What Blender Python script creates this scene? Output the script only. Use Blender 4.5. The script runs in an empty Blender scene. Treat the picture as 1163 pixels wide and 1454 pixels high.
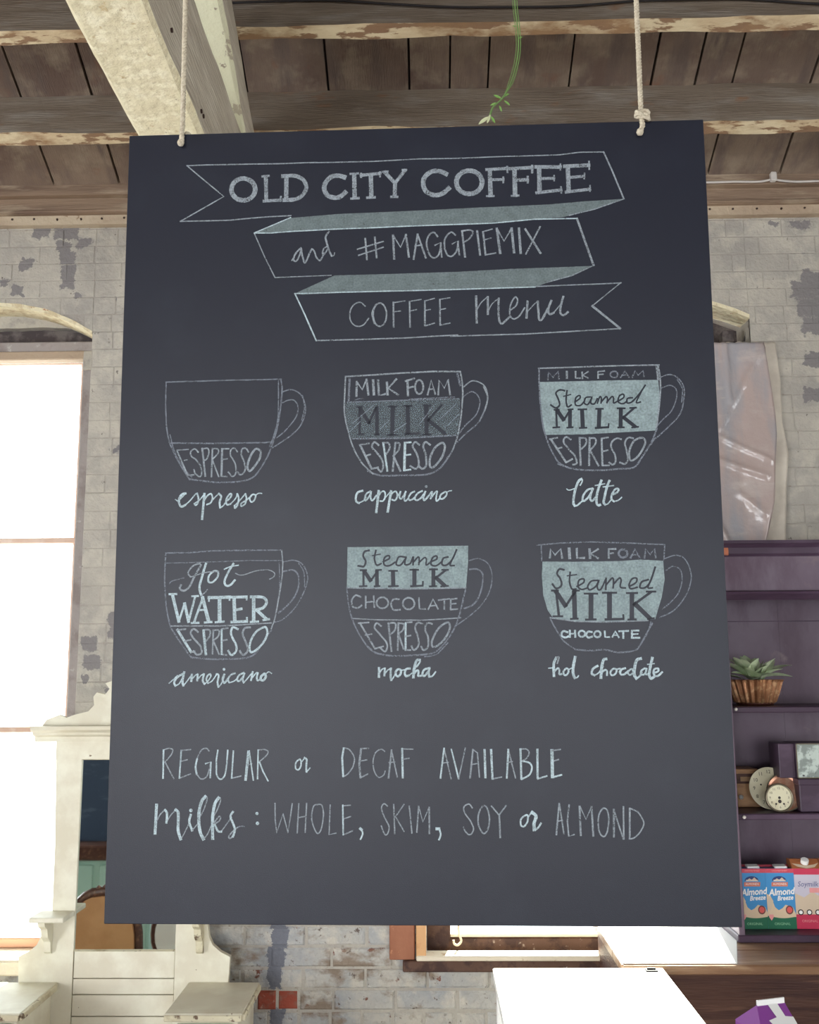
import bpy, bmesh, math, random
from mathutils import Vector, Matrix, noise

# ------------------------------------------------------------------ camera
S = bpy.context.scene
COL = S.collection
CZ = 1.95                       # eye height
FPX = 1400.0                    # focal length in pixels of the 1163 px wide frame
PITCH, YAW, ROLL = math.radians(9.05), math.radians(1.1), math.radians(0.35)
CR = Matrix.Rotation(YAW, 3, 'Z') @ Matrix.Rotation(math.pi/2+PITCH, 3, 'X') @ Matrix.Rotation(-ROLL, 3, 'Z')
cam = bpy.data.objects.new('camera', bpy.data.cameras.new('camera'))
COL.objects.link(cam)
cam.matrix_world = Matrix.Translation((0, 0, CZ)) @ CR.to_4x4()
cam.data.sensor_fit = 'HORIZONTAL'
cam.data.sensor_width = 36
cam.data.lens = 36*FPX/1163
cam.data.clip_start = 0.05
S.camera = cam
CAM = Vector((0, 0, CZ))

def ray(px, py):
    return CR @ Vector(((px-581.5)/FPX, -(py-727)/FPX, -1))
def P(px, py, Y):
    d = ray(px, py)
    return CAM + d*(Y/d.y)
def PZ(px, py, z):
    d = ray(px, py)
    return CAM + d*((z-CZ)/d.z)

# ------------------------------------------------------------------ light and exposure
W = bpy.data.worlds.new('overcast_sky'); S.world = W; W.use_nodes = True
bg = W.node_tree.nodes['Background']
bg.inputs[0].default_value = (0.93, 0.97, 1.0, 1)
bg.inputs[1].default_value = 5.5
sun = bpy.data.objects.new('sun', bpy.data.lights.new('sun', 'SUN'))
sun.data.energy = 40; sun.data.angle = math.radians(0.6); sun.data.color = (1, 0.95, 0.86)
SUNDIR = Vector((-0.155, -1.0, -0.85)).normalized()          # the way the light travels
sun.rotation_euler = SUNDIR.to_track_quat('-Z', 'Y').to_euler()
COL.objects.link(sun)
def area(name, loc, rot, sx, sy, e, col=(0.95, 0.97, 1.0)):
    l = bpy.data.lights.new(name, 'AREA'); l.shape = 'RECTANGLE'; l.size = sx; l.size_y = sy
    l.energy = e; l.color = col
    o = bpy.data.objects.new(name, l); o.location = loc; o.rotation_euler = rot; COL.objects.link(o)
# added fill lamps, set in the unseen openings of the rear and side walls
area('rear_fill_light', (-2.1, -5.42, 1.55), (math.radians(90), 0, math.radians(0)), 1.7, 1.9, 170)
area('rear_fill_light', (1.3, -5.42, 1.55), (math.radians(90), 0, math.radians(0)), 1.7, 1.9, 75)
area('side_fill_light', (-4.42, 0.2, 1.6), (math.radians(90), 0, math.radians(-90)), 2.0, 2.0, 150)
area('side_fill_light', (4.42, 0.2, 1.6), (math.radians(90), 0, math.radians(90)), 2.0, 2.0, 50)
S.view_settings.view_transform = 'Standard'
S.view_settings.look = 'None'
S.view_settings.gamma = 1
S.view_settings.use_curve_mapping = False
S.view_settings.exposure = 0.0

# ------------------------------------------------------------------ helpers
def lin(c):
    r = []
    for v in c:
        v = v/255
        r.append(v/12.92 if v <= 0.04045 else ((v+0.055)/1.055)**2.4)
    return (r[0], r[1], r[2], 1)

def mat(name, base, rough=0.75, patches=(), bump=None, vary=0.0, metal=0.0, spec=0.3, obj=False, trans=0.0, stains=None):
    """patches: (colour, noise scale, threshold, softness, (stretch))"""
    m = bpy.data.materials.new(name); m.use_nodes = True
    nt = m.node_tree; N = nt.nodes; L = nt.links
    bs = N['Principled BSDF']
    bs.inputs['Roughness'].default_value = rough
    bs.inputs['Metallic'].default_value = metal
    bs.inputs['Specular IOR Level'].default_value = spec
    if trans: bs.inputs['Transmission Weight'].default_value = trans
    if obj: src = N.new('ShaderNodeTexCoord').outputs['Object']
    else: src = N.new('ShaderNodeNewGeometry').outputs['Position']
    col = None
    rgb = N.new('ShaderNodeRGB'); rgb.outputs[0].default_value = lin(base); col = rgb.outputs[0]
    for k, pt in enumerate(patches):
        c, sc, th, soft = pt[:4]; st = pt[4] if len(pt) > 4 else (1, 1, 1)
        mp = N.new('ShaderNodeMapping'); mp.inputs['Scale'].default_value = st
        mp.inputs['Location'].default_value = (k*7.3, k*3.1, k*5.7)
        L.new(src, mp.inputs['Vector'])
        nz = N.new('ShaderNodeTexNoise'); nz.inputs['Scale'].default_value = sc; nz.inputs['Detail'].default_value = 6
        nz.inputs['Roughness'].default_value = 0.6
        L.new(mp.outputs[0], nz.inputs['Vector'])
        mr = N.new('ShaderNodeMapRange'); mr.inputs['From Min'].default_value = th-soft; mr.inputs['From Max'].default_value = th+soft
        L.new(nz.outputs['Fac'], mr.inputs['Value'])
        mx = N.new('ShaderNodeMix'); mx.data_type = 'RGBA'
        L.new(mr.outputs[0], mx.inputs['Factor']); L.new(col, mx.inputs['A']); mx.inputs['B'].default_value = lin(c)
        col = mx.outputs['Result']
    if stains:
        # old paint lost in places of the wall: (colour, [(x0, x1, z0, z1)...]) with ragged edges
        for sc_, rects in stains:
            nz = N.new('ShaderNodeTexNoise'); nz.inputs['Scale'].default_value = 24; nz.inputs['Detail'].default_value = 9; nz.inputs['Roughness'].default_value = 0.72
            L.new(src, nz.inputs['Vector'])
            vm = N.new('ShaderNodeVectorMath'); vm.operation = 'MULTIPLY_ADD'
            vm.inputs[1].default_value = (0.085, 0.05, 0.085); L.new(nz.outputs['Color'], vm.inputs[0]); L.new(src, vm.inputs[2])
            sp = N.new('ShaderNodeSeparateXYZ'); L.new(vm.outputs[0], sp.inputs[0])
            def mth(op, a, b=None):
                n = N.new('ShaderNodeMath'); n.operation = op
                for i_, v_ in enumerate((a, b)):
                    if v_ is None: continue
                    if isinstance(v_, (int, float)): n.inputs[i_].default_value = v_
                    else: L.new(v_, n.inputs[i_])
                return n.outputs[0]
            tot = None
            for (x0, x1, z0, z1) in rects:
                ax = mth('MULTIPLY', mth('ABSOLUTE', mth('SUBTRACT', sp.outputs['X'], (x0+x1)/2+.0425)), 2/abs(x1-x0))
                az = mth('MULTIPLY', mth('ABSOLUTE', mth('SUBTRACT', sp.outputs['Z'], (z0+z1)/2+.0425)), 2/abs(z1-z0))
                d_ = mth('MAXIMUM', ax, az)
                tot = d_ if tot is None else mth('MINIMUM', tot, d_)
            mr = N.new('ShaderNodeMapRange'); mr.inputs['From Min'].default_value = 1.04; mr.inputs['From Max'].default_value = 0.98
            L.new(tot, mr.inputs['Value'])
            mx = N.new('ShaderNodeMix'); mx.data_type = 'RGBA'
            L.new(mr.outputs[0], mx.inputs['Factor']); L.new(col, mx.inputs['A']); mx.inputs['B'].default_value = lin(sc_)
            col = mx.outputs['Result']
    if vary:
        oi = N.new('ShaderNodeObjectInfo'); mr = N.new('ShaderNodeMapRange')
        mr.inputs['To Min'].default_value = 1-vary; mr.inputs['To Max'].default_value = 1+vary
        L.new(oi.outputs['Random'], mr.inputs['Value'])
        hs = N.new('ShaderNodeHueSaturation'); L.new(mr.outputs[0], hs.inputs['Value']); L.new(col, hs.inputs['Color'])
        col = hs.outputs[0]
    L.new(col, bs.inputs['Base Color'])
    if bump:
        bsc, bst = bump[:2]; st = bump[2] if len(bump) > 2 else (1, 1, 1)
        mp = N.new('ShaderNodeMapping'); mp.inputs['Scale'].default_value = st; L.new(src, mp.inputs['Vector'])
        nz = N.new('ShaderNodeTexNoise'); nz.inputs['Scale'].default_value = bsc; nz.inputs['Detail'].default_value = 8
        L.new(mp.outputs[0], nz.inputs['Vector'])
        bp = N.new('ShaderNodeBump'); bp.inputs['Strength'].default_value = bst; bp.inputs['Distance'].default_value = 0.01
        L.new(nz.outputs['Fac'], bp.inputs['Height']); L.new(bp.outputs[0], bs.inputs['Normal'])
    return m

def glass_mat(name, tint=(0.97, 1, 0.99), gloss=0.07):
    m = bpy.data.materials.new(name); m.use_nodes = True
    nt = m.node_tree; N = nt.nodes; L = nt.links
    t = N.new('ShaderNodeBsdfTransparent'); t.inputs[0].default_value = (*tint, 1)
    g = N.new('ShaderNodeBsdfGlossy'); g.inputs['Roughness'].default_value = 0.03
    mx = N.new('ShaderNodeMixShader'); mx.inputs[0].default_value = gloss
    L.new(t.outputs[0], mx.inputs[1]); L.new(g.outputs[0], mx.inputs[2])
    L.new(mx.outputs[0], N['Material Output'].inputs['Surface'])
    N.remove(N['Principled BSDF'])
    return m

def chalk_mat(name, color, cover, soft=0.13, scale=620):
    """dry chalk on slate: grains let the board show through"""
    m = bpy.data.materials.new(name); m.use_nodes = True
    nt = m.node_tree; N = nt.nodes; L = nt.links
    bs = N['Principled BSDF']; bs.inputs['Roughness'].default_value = 0.95; bs.inputs['Specular IOR Level'].default_value = 0.1
    bs.inputs['Base Color'].default_value = lin(color)
    tc = N.new('ShaderNodeTexCoord')
    nz = N.new('ShaderNodeTexNoise'); nz.inputs['Scale'].default_value = scale; nz.inputs['Detail'].default_value = 3
    L.new(tc.outputs['Object'], nz.inputs['Vector'])
    n2 = N.new('ShaderNodeTexNoise'); n2.inputs['Scale'].default_value = 70; n2.inputs['Detail'].default_value = 4
    L.new(tc.outputs['Object'], n2.inputs['Vector'])
    ad = N.new('ShaderNodeMath'); ad.operation = 'MULTIPLY_ADD'; ad.inputs[1].default_value = 0.7
    L.new(n2.outputs['Fac'], ad.inputs[0]); L.new(nz.outputs['Fac'], ad.inputs[2])
    mr = N.new('ShaderNodeMapRange'); c = 0.85+ (0.5-cover)*0.45
    mr.inputs['From Min'].default_value = c-soft*1.6; mr.inputs['From Max'].default_value = c+soft*1.6
    L.new(ad.outputs[0], mr.inputs['Value'])
    tr = N.new('ShaderNodeBsdfTransparent')
    mx = N.new('ShaderNodeMixShader')
    L.new(mr.outputs[0], mx.inputs[0]); L.new(tr.outputs[0], mx.inputs[1]); L.new(bs.outputs[0], mx.inputs[2])
    L.new(mx.outputs[0], N['Material Output'].inputs['Surface'])
    return m

class MB:
    """collects vertices and faces for one mesh"""
    def __init__(s): s.v = []; s.f = []; s.m = []
    def face(s, pts, mi=0):
        n = len(s.v); s.v += [tuple(p) for p in pts]; s.f.append(tuple(range(n, n+len(pts)))); s.m.append(mi)
    def box(s, a, b, mi=0, ch=0.0):
        """axis box between corners a and b; ch chamfers every edge"""
        x0, y0, z0 = [min(p, q) for p, q in zip(a, b)]; x1, y1, z1 = [max(p, q) for p, q in zip(a, b)]
        if ch <= 0:
            n = len(s.v)
            s.v += [(x0,y0,z0),(x1,y0,z0),(x1,y1,z0),(x0,y1,z0),(x0,y0,z1),(x1,y0,z1),(x1,y1,z1),(x0,y1,z1)]
            for q in ((3,2,1,0),(4,5,6,7),(0,1,5,4),(1,2,6,5),(2,3,7,6),(3,0,4,7)):
                s.f.append(tuple(n+i for i in q)); s.m.append(mi)
            return s
        bm = bmesh.new(); bmesh.ops.create_cube(bm, size=1)
        for v in bm.verts:
            v.co = Vector(((x0+x1)/2+v.co.x*(x1-x0), (y0+y1)/2+v.co.y*(y1-y0), (z0+z1)/2+v.co.z*(z1-z0)))
        bmesh.ops.bevel(bm, geom=bm.edges[:], offset=ch, segments=1, affect='EDGES')
        s.bm(bm, mi); return s
    def bm(s, bm, mi=0, M=None):
        n = len(s.v); bm.verts.index_update()
        s.v += [tuple((M @ v.co) if M else v.co) for v in bm.verts]
        for f in bm.faces: s.f.append(tuple(n+v.index for v in f.verts)); s.m.append(mi)
        bm.free(); return s
    def prism(s, poly, y0, y1, mi=0):
        """polygon of (x, z) extruded from y0 (front) to y1 (back)"""
        n = len(s.v); k = len(poly)
        ar = sum(poly[i][0]*poly[(i+1) % k][1]-poly[(i+1) % k][0]*poly[i][1] for i in range(k))
        if ar < 0: poly = poly[::-1]
        s.v += [(x, y0, z) for x, z in poly]+[(x, y1, z) for x, z in poly]
        s.f.append(tuple(range(n, n+k))); s.m.append(mi)
        s.f.append(tuple(range(n+2*k-1, n+k-1, -1))); s.m.append(mi)
        for i in range(k):
            j = (i+1) % k
            s.f.append((n+j, n+i, n+k+i, n+k+j)); s.m.append(mi)
        return s
    def prof(s, poly, x0, x1, mi=0):
        """profile of (y, z) extruded along x"""
        n = len(s.v); k = len(poly)
        s.v += [(x0, y, z) for y, z in poly]+[(x1, y, z) for y, z in poly]
        s.f.append(tuple(range(n, n+k))); s.m.append(mi)
        s.f.append(tuple(range(n+2*k-1, n+k-1, -1))); s.m.append(mi)
        for i in range(k):
            j = (i+1) % k
            s.f.append((n+j, n+i, n+k+i, n+k+j)); s.m.append(mi)
        return s
    def tube(s, pts, r, sides=8, mi=0, cap=True):
        pts = [Vector(p) for p in pts]; k = len(pts); n0 = len(s.v)
        up = Vector((0, 0, 1)); prev = None
        for i, p in enumerate(pts):
            t = (pts[min(i+1, k-1)]-pts[max(i-1, 0)]).normalized()
            if prev is None:
                a = t.orthogonal().normalized()
            else:
                a = (prev-t*prev.dot(t)).normalized()
            prev = a; b = t.cross(a)
            rr = r[i] if isinstance(r, (list, tuple)) else r
            for j in range(sides):
                an = 2*math.pi*j/sides
                s.v.append(tuple(p+(a*math.cos(an)+b*math.sin(an))*rr))
        for i in range(k-1):
            for j in range(sides):
                q = (j+1) % sides
                s.f.append((n0+i*sides+j, n0+i*sides+q, n0+(i+1)*sides+q, n0+(i+1)*sides+j)); s.m.append(mi)
        if cap:
            s.f.append(tuple(n0+j for j in range(sides))[::-1]); s.m.append(mi)
            s.f.append(tuple(n0+(k-1)*sides+j for j in range(sides))); s.m.append(mi)
        return s
    def lathe(s, prof, seg=32, mi=0, c=(0, 0, 0), M=None, flute=0, nf=0):
        """profile of (r, z) turned about z"""
        n = len(s.v); k = len(prof)
        for i in range(seg):
            a = 2*math.pi*i/seg
            for j, (r, z) in enumerate(prof):
                rr = r*(1+flute*(0.5-0.5*math.cos(nf*a))*(1 if 0 < j < k-1 else 0)) if nf else r
                p = Vector((rr*math.cos(a), rr*math.sin(a), z))
                if M: p = M @ p
                s.v.append(tuple(p+Vector(c)))
        for i in range(seg):
            q = (i+1) % seg
            for j in range(k-1):
                s.f.append((n+i*k+j, n+q*k+j, n+q*k+j+1, n+i*k+j+1)); s.m.append(mi)
        return s
    def build(s, name, mats, parent=None, smooth=False, loc=None):
        me = bpy.data.meshes.new(name); me.from_pydata(s.v, [], s.f)
        if not isinstance(mats, (list, tuple)): mats = [mats]
        for m in mats: me.materials.append(m)
        me.polygons.foreach_set('material_index', s.m)
        if smooth: me.polygons.foreach_set('use_smooth', [True]*len(s.f))
        me.update()
        o = bpy.data.objects.new(name, me); COL.objects.link(o)
        if parent: o.parent = parent
        if loc: o.location = loc
        return o

def tag(o, label=None, cat=None, group=None, kind=None):
    if label: o['label'] = label
    if cat: o['category'] = cat
    if group: o['group'] = group
    if kind: o['kind'] = kind
    return o
def empty(name, loc=(0, 0, 0), rz=0):
    o = bpy.data.objects.new(name, None); o.empty_display_size = 0.05; o.location = loc; o.rotation_euler = (0, 0, rz)
    COL.objects.link(o); return o
def text_mb(txt, size, shear=0.0, extrude=0.0):
    """lettering as mesh data in the xy plane, centred"""
    cu = bpy.data.curves.new('lettering', 'FONT'); cu.body = txt; cu.size = size; cu.shear = shear
    cu.align_x = 'CENTER'; cu.align_y = 'CENTER'; cu.extrude = extrude; cu.resolution_u = 2
    o = bpy.data.objects.new('lettering', cu); COL.objects.link(o)
    dg = bpy.context.evaluated_depsgraph_get(); me = o.evaluated_get(dg).to_mesh()
    v = [tuple(a.co) for a in me.vertices]; f = [tuple(p.vertices) for p in me.polygons]
    bpy.data.objects.remove(o); bpy.data.curves.remove(cu)
    return v, f
def add_text(mb, txt, size, M, mi=0, shear=0.0, bold=0.0):
    v, f = text_mb(txt, size, shear)
    offs = [(0, 0)] if not bold else [(0, 0), (bold, 0), (-bold, 0), (0, bold), (0, -bold)]
    for k, (ox, oy) in enumerate(offs):
        n = len(mb.v)
        mb.v += [tuple(M @ Vector((x+ox, y+oy, k*2e-5))) for x, y, z in v]
        for q in f: mb.f.append(tuple(n+i for i in q)); mb.m.append(mi)
def catmull(p, closed, seg=6):
    n = len(p); out = []
    if n < 3 and not closed: return p
    rng = range(n) if closed else range(n-1)
    for i in rng:
        if closed: a, b, c, d = p[i-1], p[i], p[(i+1) % n], p[(i+2) % n]
        else: a, b, c, d = p[max(i-1, 0)], p[i], p[i+1], p[min(i+2, n-1)]
        for k in range(seg):
            t = k/seg
            out.append(tuple(0.5*(2*b[j]+(c[j]-a[j])*t+(2*a[j]-5*b[j]+4*c[j]-d[j])*t*t+(3*b[j]-a[j]-3*c[j]+d[j])*t**3) for j in range(len(b))))
    out.append(p[0] if closed else p[-1])
    return out

R0 = random.Random(7)
# ------------------------------------------------------------------ materials
def wr(*rs):
    o = []
    for (x0, y0, x1, y1) in rs:
        a, b = P(x0, y1, 3.8), P(x1, y0, 3.8); o.append((a.x, b.x, a.z, b.z))
    return o
BARE = wr((46, 321, 72, 339), (78, 321, 112, 340), (80, 342, 100, 358), (84, 356, 108, 376), (28, 365, 48, 384), (86, 378, 109, 412), (15, 406, 35, 420), (0, 395, 13, 408), (108, 339, 129, 350), (104, 416, 116, 423),
    (1138, 384, 1175, 402), (1124, 398, 1175, 424), (1134, 424, 1175, 450), (1140, 450, 1175, 476), (1142, 500, 1170, 520), (1141, 550, 1175, 572), (1120, 312, 1150, 324), (1090, 314, 1105, 320),
    (116, 903, 138, 924), (116, 930, 142, 952), (152, 868, 170, 905), (116, 958, 126, 972), (150, 975, 158, 984))
STREAK = wr((386, 1300, 409, 1345), (379, 1345, 405, 1372), (380, 1372, 400, 1402), (381, 1432, 404, 1500))
M = {}
M['painted_brick'] = mat('painted_brick', (182, 176, 165), 0.85, [
    ((166, 161, 153), 4, 0.5, 0.1), ((192, 186, 173), 14, 0.55, 0.1),
    ((122, 119, 120), 3.9, 0.655, 0.008), ((120, 88, 74), 16, 0.735, 0.01), ((110, 104, 98), 38, 0.70, 0.02)],
    bump=(60, 0.6), vary=0.025, stains=[((134, 130, 129), BARE)])
M['worn_brick'] = mat('worn_painted_brick', (182, 179, 172), 0.85, [
    ((158, 160, 162), 4, 0.5, 0.1), ((196, 190, 178), 9, 0.56, 0.08),
    ((122, 80, 66), 10, 0.645, 0.015), ((138, 124, 110), 6, 0.59, 0.05, (1, 1, 1.6)), ((106, 94, 86), 38, 0.655, 0.03)],
    bump=(50, 1.0), vary=0.06, stains=[((112, 114, 123), STREAK)])
M['red_brick'] = mat('bare_red_brick', (150, 76, 60), 0.9, [((140, 96, 82), 30, 0.58, 0.06), ((180, 150, 135), 18, 0.66, 0.03)], bump=(80, 0.5))
M['mortar'] = mat('painted_mortar', (178, 172, 161), 0.9, [((164, 158, 150), 4, 0.5, 0.08), ((122, 119, 120), 3.9, 0.655, 0.008), ((138, 126, 114), 30, 0.66, 0.05)], bump=(90, 0.6), stains=[((134, 130, 129), BARE), ((112, 114, 123), STREAK)])
M['plaster'] = mat('old_plaster', (178, 172, 160), 0.9, [((150, 146, 140), 12, 0.55, 0.06), ((170, 110, 80), 14, 0.72, 0.02)], bump=(40, 0.7))
M['soffit'] = mat('cream_arch_plaster', (232, 222, 190), 0.85, [((212, 196, 160), 25, 0.55, 0.05), ((180, 120, 88), 22, 0.70, 0.02)], bump=(50, 0.9))
M['plank'] = mat('ceiling_plank_wood', (130, 113, 98), 0.85, [
    ((106, 88, 78), 4, 0.5, 0.15), ((144, 129, 112), 9, 0.58, 0.10), ((124, 92, 74), 6, 0.66, 0.06), ((104, 90, 82), 3, 0.60, 0.08, (4, 1, 1))],
    bump=(30, 0.4, (8, 1, 1)), vary=0.07)
M['joist_side'] = mat('joist_face_wood', (140, 127, 112), 0.85, [
    ((120, 106, 92), 3, 0.5, 0.14, (0.7, 2, 4)), ((154, 145, 134), 4, 0.58, 0.1, (0.8, 2, 3)), ((142, 104, 74), 5, 0.66, 0.06, (1, 2, 2))],
    bump=(25, 0.5, (0.5, 2, 8)), vary=0.04)
M['joist_bottom'] = mat('flaking_cream_joist_paint', (190, 170, 138), 0.85, [
    ((204, 188, 156), 12, 0.5, 0.06, (0.5, 1, 1)), ((132, 104, 80), 22, 0.535, 0.02, (0.3, 1, 1.5)), ((142, 112, 82), 6, 0.57, 0.05, (0.4, 1, 1))],
    bump=(50, 0.9, (0.4, 1, 1)))
M['beam_paint'] = mat('cream_beam_paint', (226, 216, 184), 0.8, [
    ((216, 205, 172), 14, 0.5, 0.1), ((236, 228, 200), 30, 0.55, 0.06), ((198, 178, 138), 40, 0.66, 0.04), ((140, 126, 104), 120, 0.68, 0.02)],
    bump=(45, 0.8))
M['beam_side'] = mat('shaded_beam_side', (190, 181, 164), 0.85, [
    ((174, 164, 148), 4, 0.5, 0.12, (4, 0.6, 4)), ((200, 192, 176), 6, 0.56, 0.08, (4, 0.7, 4)), ((112, 100, 88), 7, 0.70, 0.012, (6, 0.5, 6))],
    bump=(18, 0.6, (6, 0.5, 6)))  # same cream paint as the underside, the shade of the sides put into its colour
M['rafter_paint'] = mat('pale_green_cream_flaking_paint', (214, 212, 184), 0.8, [((176, 166, 146), 10, 0.6, 0.015, (2, 1, 2)), ((150, 138, 120), 30, 0.66, 0.02)], bump=(30, 0.8))
M['trim'] = mat('cornice_wood', (148, 126, 106), 0.8, [((118, 98, 84), 3, 0.5, 0.1, (0.4, 1, 5)), ((172, 154, 132), 6, 0.58, 0.07, (0.5, 1, 3))], bump=(30, 0.5, (0.4, 1, 6)))
M['trim_cream'] = mat('cream_cornice_paint', (176, 156, 134), 0.8, [((198, 182, 158), 3, 0.52, 0.06, (0.5, 1, 1)), ((132, 98, 74), 9, 0.66, 0.012, (0.8, 1, 1)), ((104, 76, 58), 22, 0.72, 0.01)], bump=(40, 0.7))
M['nail'] = mat('rusty_nail', (62, 44, 38), 0.7)
M['cable'] = mat('black_cable', (38, 34, 34), 0.6)
M['conduit'] = mat('white_cable_paint', (206, 200, 194), 0.55)
M['win_grey'] = mat('grey_window_frame_paint', (158, 150, 146), 0.75, [((140, 130, 126), 8, 0.55, 0.06), ((182, 176, 172), 22, 0.66, 0.03)], bump=(40, 0.5))
M['win_wood'] = mat('orange_brown_window_wood', (230, 204, 186), 0.6, [((220, 186, 164), 7, 0.5, 0.1, (1, 1, 0.3)), ((234, 212, 196), 12, 0.6, 0.06)], bump=(30, 0.3))
M['win_dark'] = mat('dark_window_wood', (92, 66, 54), 0.6, [((66, 44, 38), 14, 0.52, 0.05), ((150, 134, 122), 40, 0.68, 0.02)], bump=(30, 0.4))
M['casing'] = mat('rust_orange_casing_wood', (158, 104, 78), 0.6, [((142, 90, 66), 8, 0.5, 0.1, (1, 1, 0.4)), ((198, 140, 104), 30, 0.62, 0.04)], bump=(25, 0.3))
M['sill'] = mat('white_sill_paint', (226, 214, 192), 0.6, [((190, 160, 124), 16, 0.66, 0.03)], bump=(40, 0.3))
M['void'] = mat('shaded_recess', (74, 66, 66), 0.95, [((112, 104, 100), 9, 0.58, 0.06)])  # shade of the hollow recesses and gaps put into the backing colour
M['pane'] = glass_mat('window_glass')
M['cream'] = mat('cream_furniture_paint', (224, 219, 200), 0.5, [((216, 209, 188), 4, 0.5, 0.12), ((232, 229, 210), 8, 0.55, 0.1), ((126, 104, 80), 34, 0.745, 0.012)], bump=(14, 0.12))
M['cream_edge'] = mat('chipped_cream_edge_paint', (214, 206, 178), 0.6, [((112, 92, 74), 30, 0.60, 0.03, (1, 1, 1)), ((186, 172, 140), 12, 0.6, 0.06)], bump=(40, 0.5))
M['drawer_front'] = mat('pale_green_drawer_paint', (196, 204, 184), 0.5, [((178, 182, 160), 10, 0.55, 0.08)])
M['mirror'] = mat('silvered_mirror', (226, 232, 230), 0.02, metal=1.0)
M['purple'] = mat('dark_purple_paint', (98, 82, 96), 0.45, [((112, 99, 112), 2.4, 0.5, 0.12), ((84, 66, 80), 5, 0.58, 0.08, (1, 1, 0.4)), ((120, 104, 110), 9, 0.68, 0.05)], bump=(12, 0.15), spec=0.35)
M['purple_dark'] = mat('dark_plum_moulding', (62, 46, 62), 0.4, [((84, 66, 84), 6, 0.55, 0.08, (0.4, 1, 1))], bump=(12, 0.1), spec=0.35)
M['chip'] = mat('orange_bare_wood_chip', (170, 104, 76), 0.7, [((112, 70, 62), 40, 0.5, 0.04)])
M['counter'] = mat('worn_wood_counter', (150, 116, 88), 0.35, [((122, 88, 66), 3, 0.5, 0.1, (0.6, 4, 4)), ((176, 146, 116), 6, 0.6, 0.06, (0.5, 4, 4))], bump=(18, 0.2, (0.5, 4, 4)), spec=0.5)
M['panel_wood'] = mat('dark_brown_panel_wood', (92, 64, 54), 0.5, [((70, 46, 42), 2.5, 0.5, 0.09, (0.8, 3, 9)), ((118, 86, 70), 4, 0.62, 0.06, (0.7, 3, 11))], bump=(20, 0.3, (0.6, 3, 8)))
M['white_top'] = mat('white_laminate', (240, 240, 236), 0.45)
M['paper'] = mat('white_paper', (246, 246, 244), 0.8)
M['rope'] = mat('cotton_rope', (208, 198, 176), 0.9, [((182, 170, 148), 300, 0.5, 0.1)])
M['board'] = mat('slate_black_board', (27, 30, 43), 0.42, [((30, 33, 46), 3, 0.5, 0.2), ((36, 40, 52), 9, 0.66, 0.14)], bump=(900, 0.06), spec=0.38, obj=True)
M['board_rub'] = M['board']
M['chalk3'] = chalk_mat('bright_chalk', (190, 208, 214), 0.95, 0.2)
M['chalk2'] = chalk_mat('medium_chalk', (160, 169, 176), 0.78, 0.22)
M['chalk1'] = chalk_mat('faint_chalk', (140, 147, 158), 0.66, 0.4)
M['chalk0'] = chalk_mat('dusty_chalk_shading', (120, 132, 138), 0.40, 0.6, 200)
M['fill3'] = chalk_mat('solid_chalk_shading', (166, 184, 186), 1.05, 0.42, 380)
M['fill2'] = chalk_mat('banner_chalk_shading', (120, 132, 133), 1.4, 0.42, 420)

# ------------------------------------------------------------------ main levels
WY = 3.80                                   # face of the back wall
EAVE = CZ+1.955                             # underside of the roof boards at Y = 3.70
SL = math.tan(math.radians(25.5))
SV = Vector((0, math.cos(math.radians(25.5)), -math.sin(math.radians(25.5))))   # down the slope
NV = Vector((0, -math.sin(math.radians(25.5)), -math.cos(math.radians(25.5))))  # out of the roof, into the room
RIDGE = -0.75
def roofz(y): return EAVE+(3.70-y)*SL if y >= RIDGE else EAVE+(3.70-RIDGE)*SL-(RIDGE-y)*SL
XL, XR, YB = -4.3, 4.3, -5.3

# windows: left, right, sill z, spring z, rise
w1r = P(131, 480, WY).x; w1b = P(60, 1362, WY).z; wsp = P(131, 474, WY).z
w2l = P(606, 1340, WY).x; w2b = P(700, 1365, WY).z
w3r = P(1064, 450, WY).x; w3s = P(1062, 450, WY).z
HOLES = [dict(x0=w1r-0.80, x1=w1r, z0=w1b, zs=wsp, rise=0.125),
         dict(x0=w2l, x1=w3r, z0=w2b, zs=w3s, rise=0.14)]
def arch(h, x):
    c = (h['x0']+h['x1'])/2; r = (h['x1']-h['x0'])/2
    return h['zs']+h['rise']*(1-((x-c)/r)**2)

# ------------------------------------------------------------------ floor and walls
fl = MB().box((XL-.3, YB-.3, -0.1), (XR+.3, WY+.4, -0.02)).build('floor', M['panel_wood']); tag(fl, kind='structure')
k = 0
x = XL
while x < XR:
    w = 0.2
    MB().box((x+.002, YB, -0.02), (min(x+w, XR)-.002, WY+.02, 0.0)).build('floor_plank', M['panel_wood'], fl)
    x += w

def backing(name, y0, y1, holes, xa, xb, zt, mt):
    b = MB()
    xs = [xa]
    for h in sorted(holes, key=lambda h: h['x0']):
        b.prism([(xs[-1], 0), (h['x0'], 0), (h['x0'], zt), (xs[-1], zt)], y0, y1)
        b.prism([(h['x0'], 0), (h['x1'], 0), (h['x1'], h['z0']), (h['x0'], h['z0'])], y0, y1)
        n = 16
        for i in range(n):
            a = h['x0']+(h['x1']-h['x0'])*i/n; c = h['x0']+(h['x1']-h['x0'])*(i+1)/n
            b.prism([(a, arch(h, a)), (c, arch(h, c)), (c, zt), (a, zt)], y0, y1)
        xs.append(h['x1'])
    b.prism([(xs[-1], 0), (xb, 0), (xb, zt), (xs[-1], zt)], y0, y1)
    return b.build(name, mt)
wall = backing('wall_back', WY+0.0015, WY+0.34, HOLES, XL-.3, XR+.3, EAVE+0.10, M['mortar']); tag(wall, kind='structure')

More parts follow.
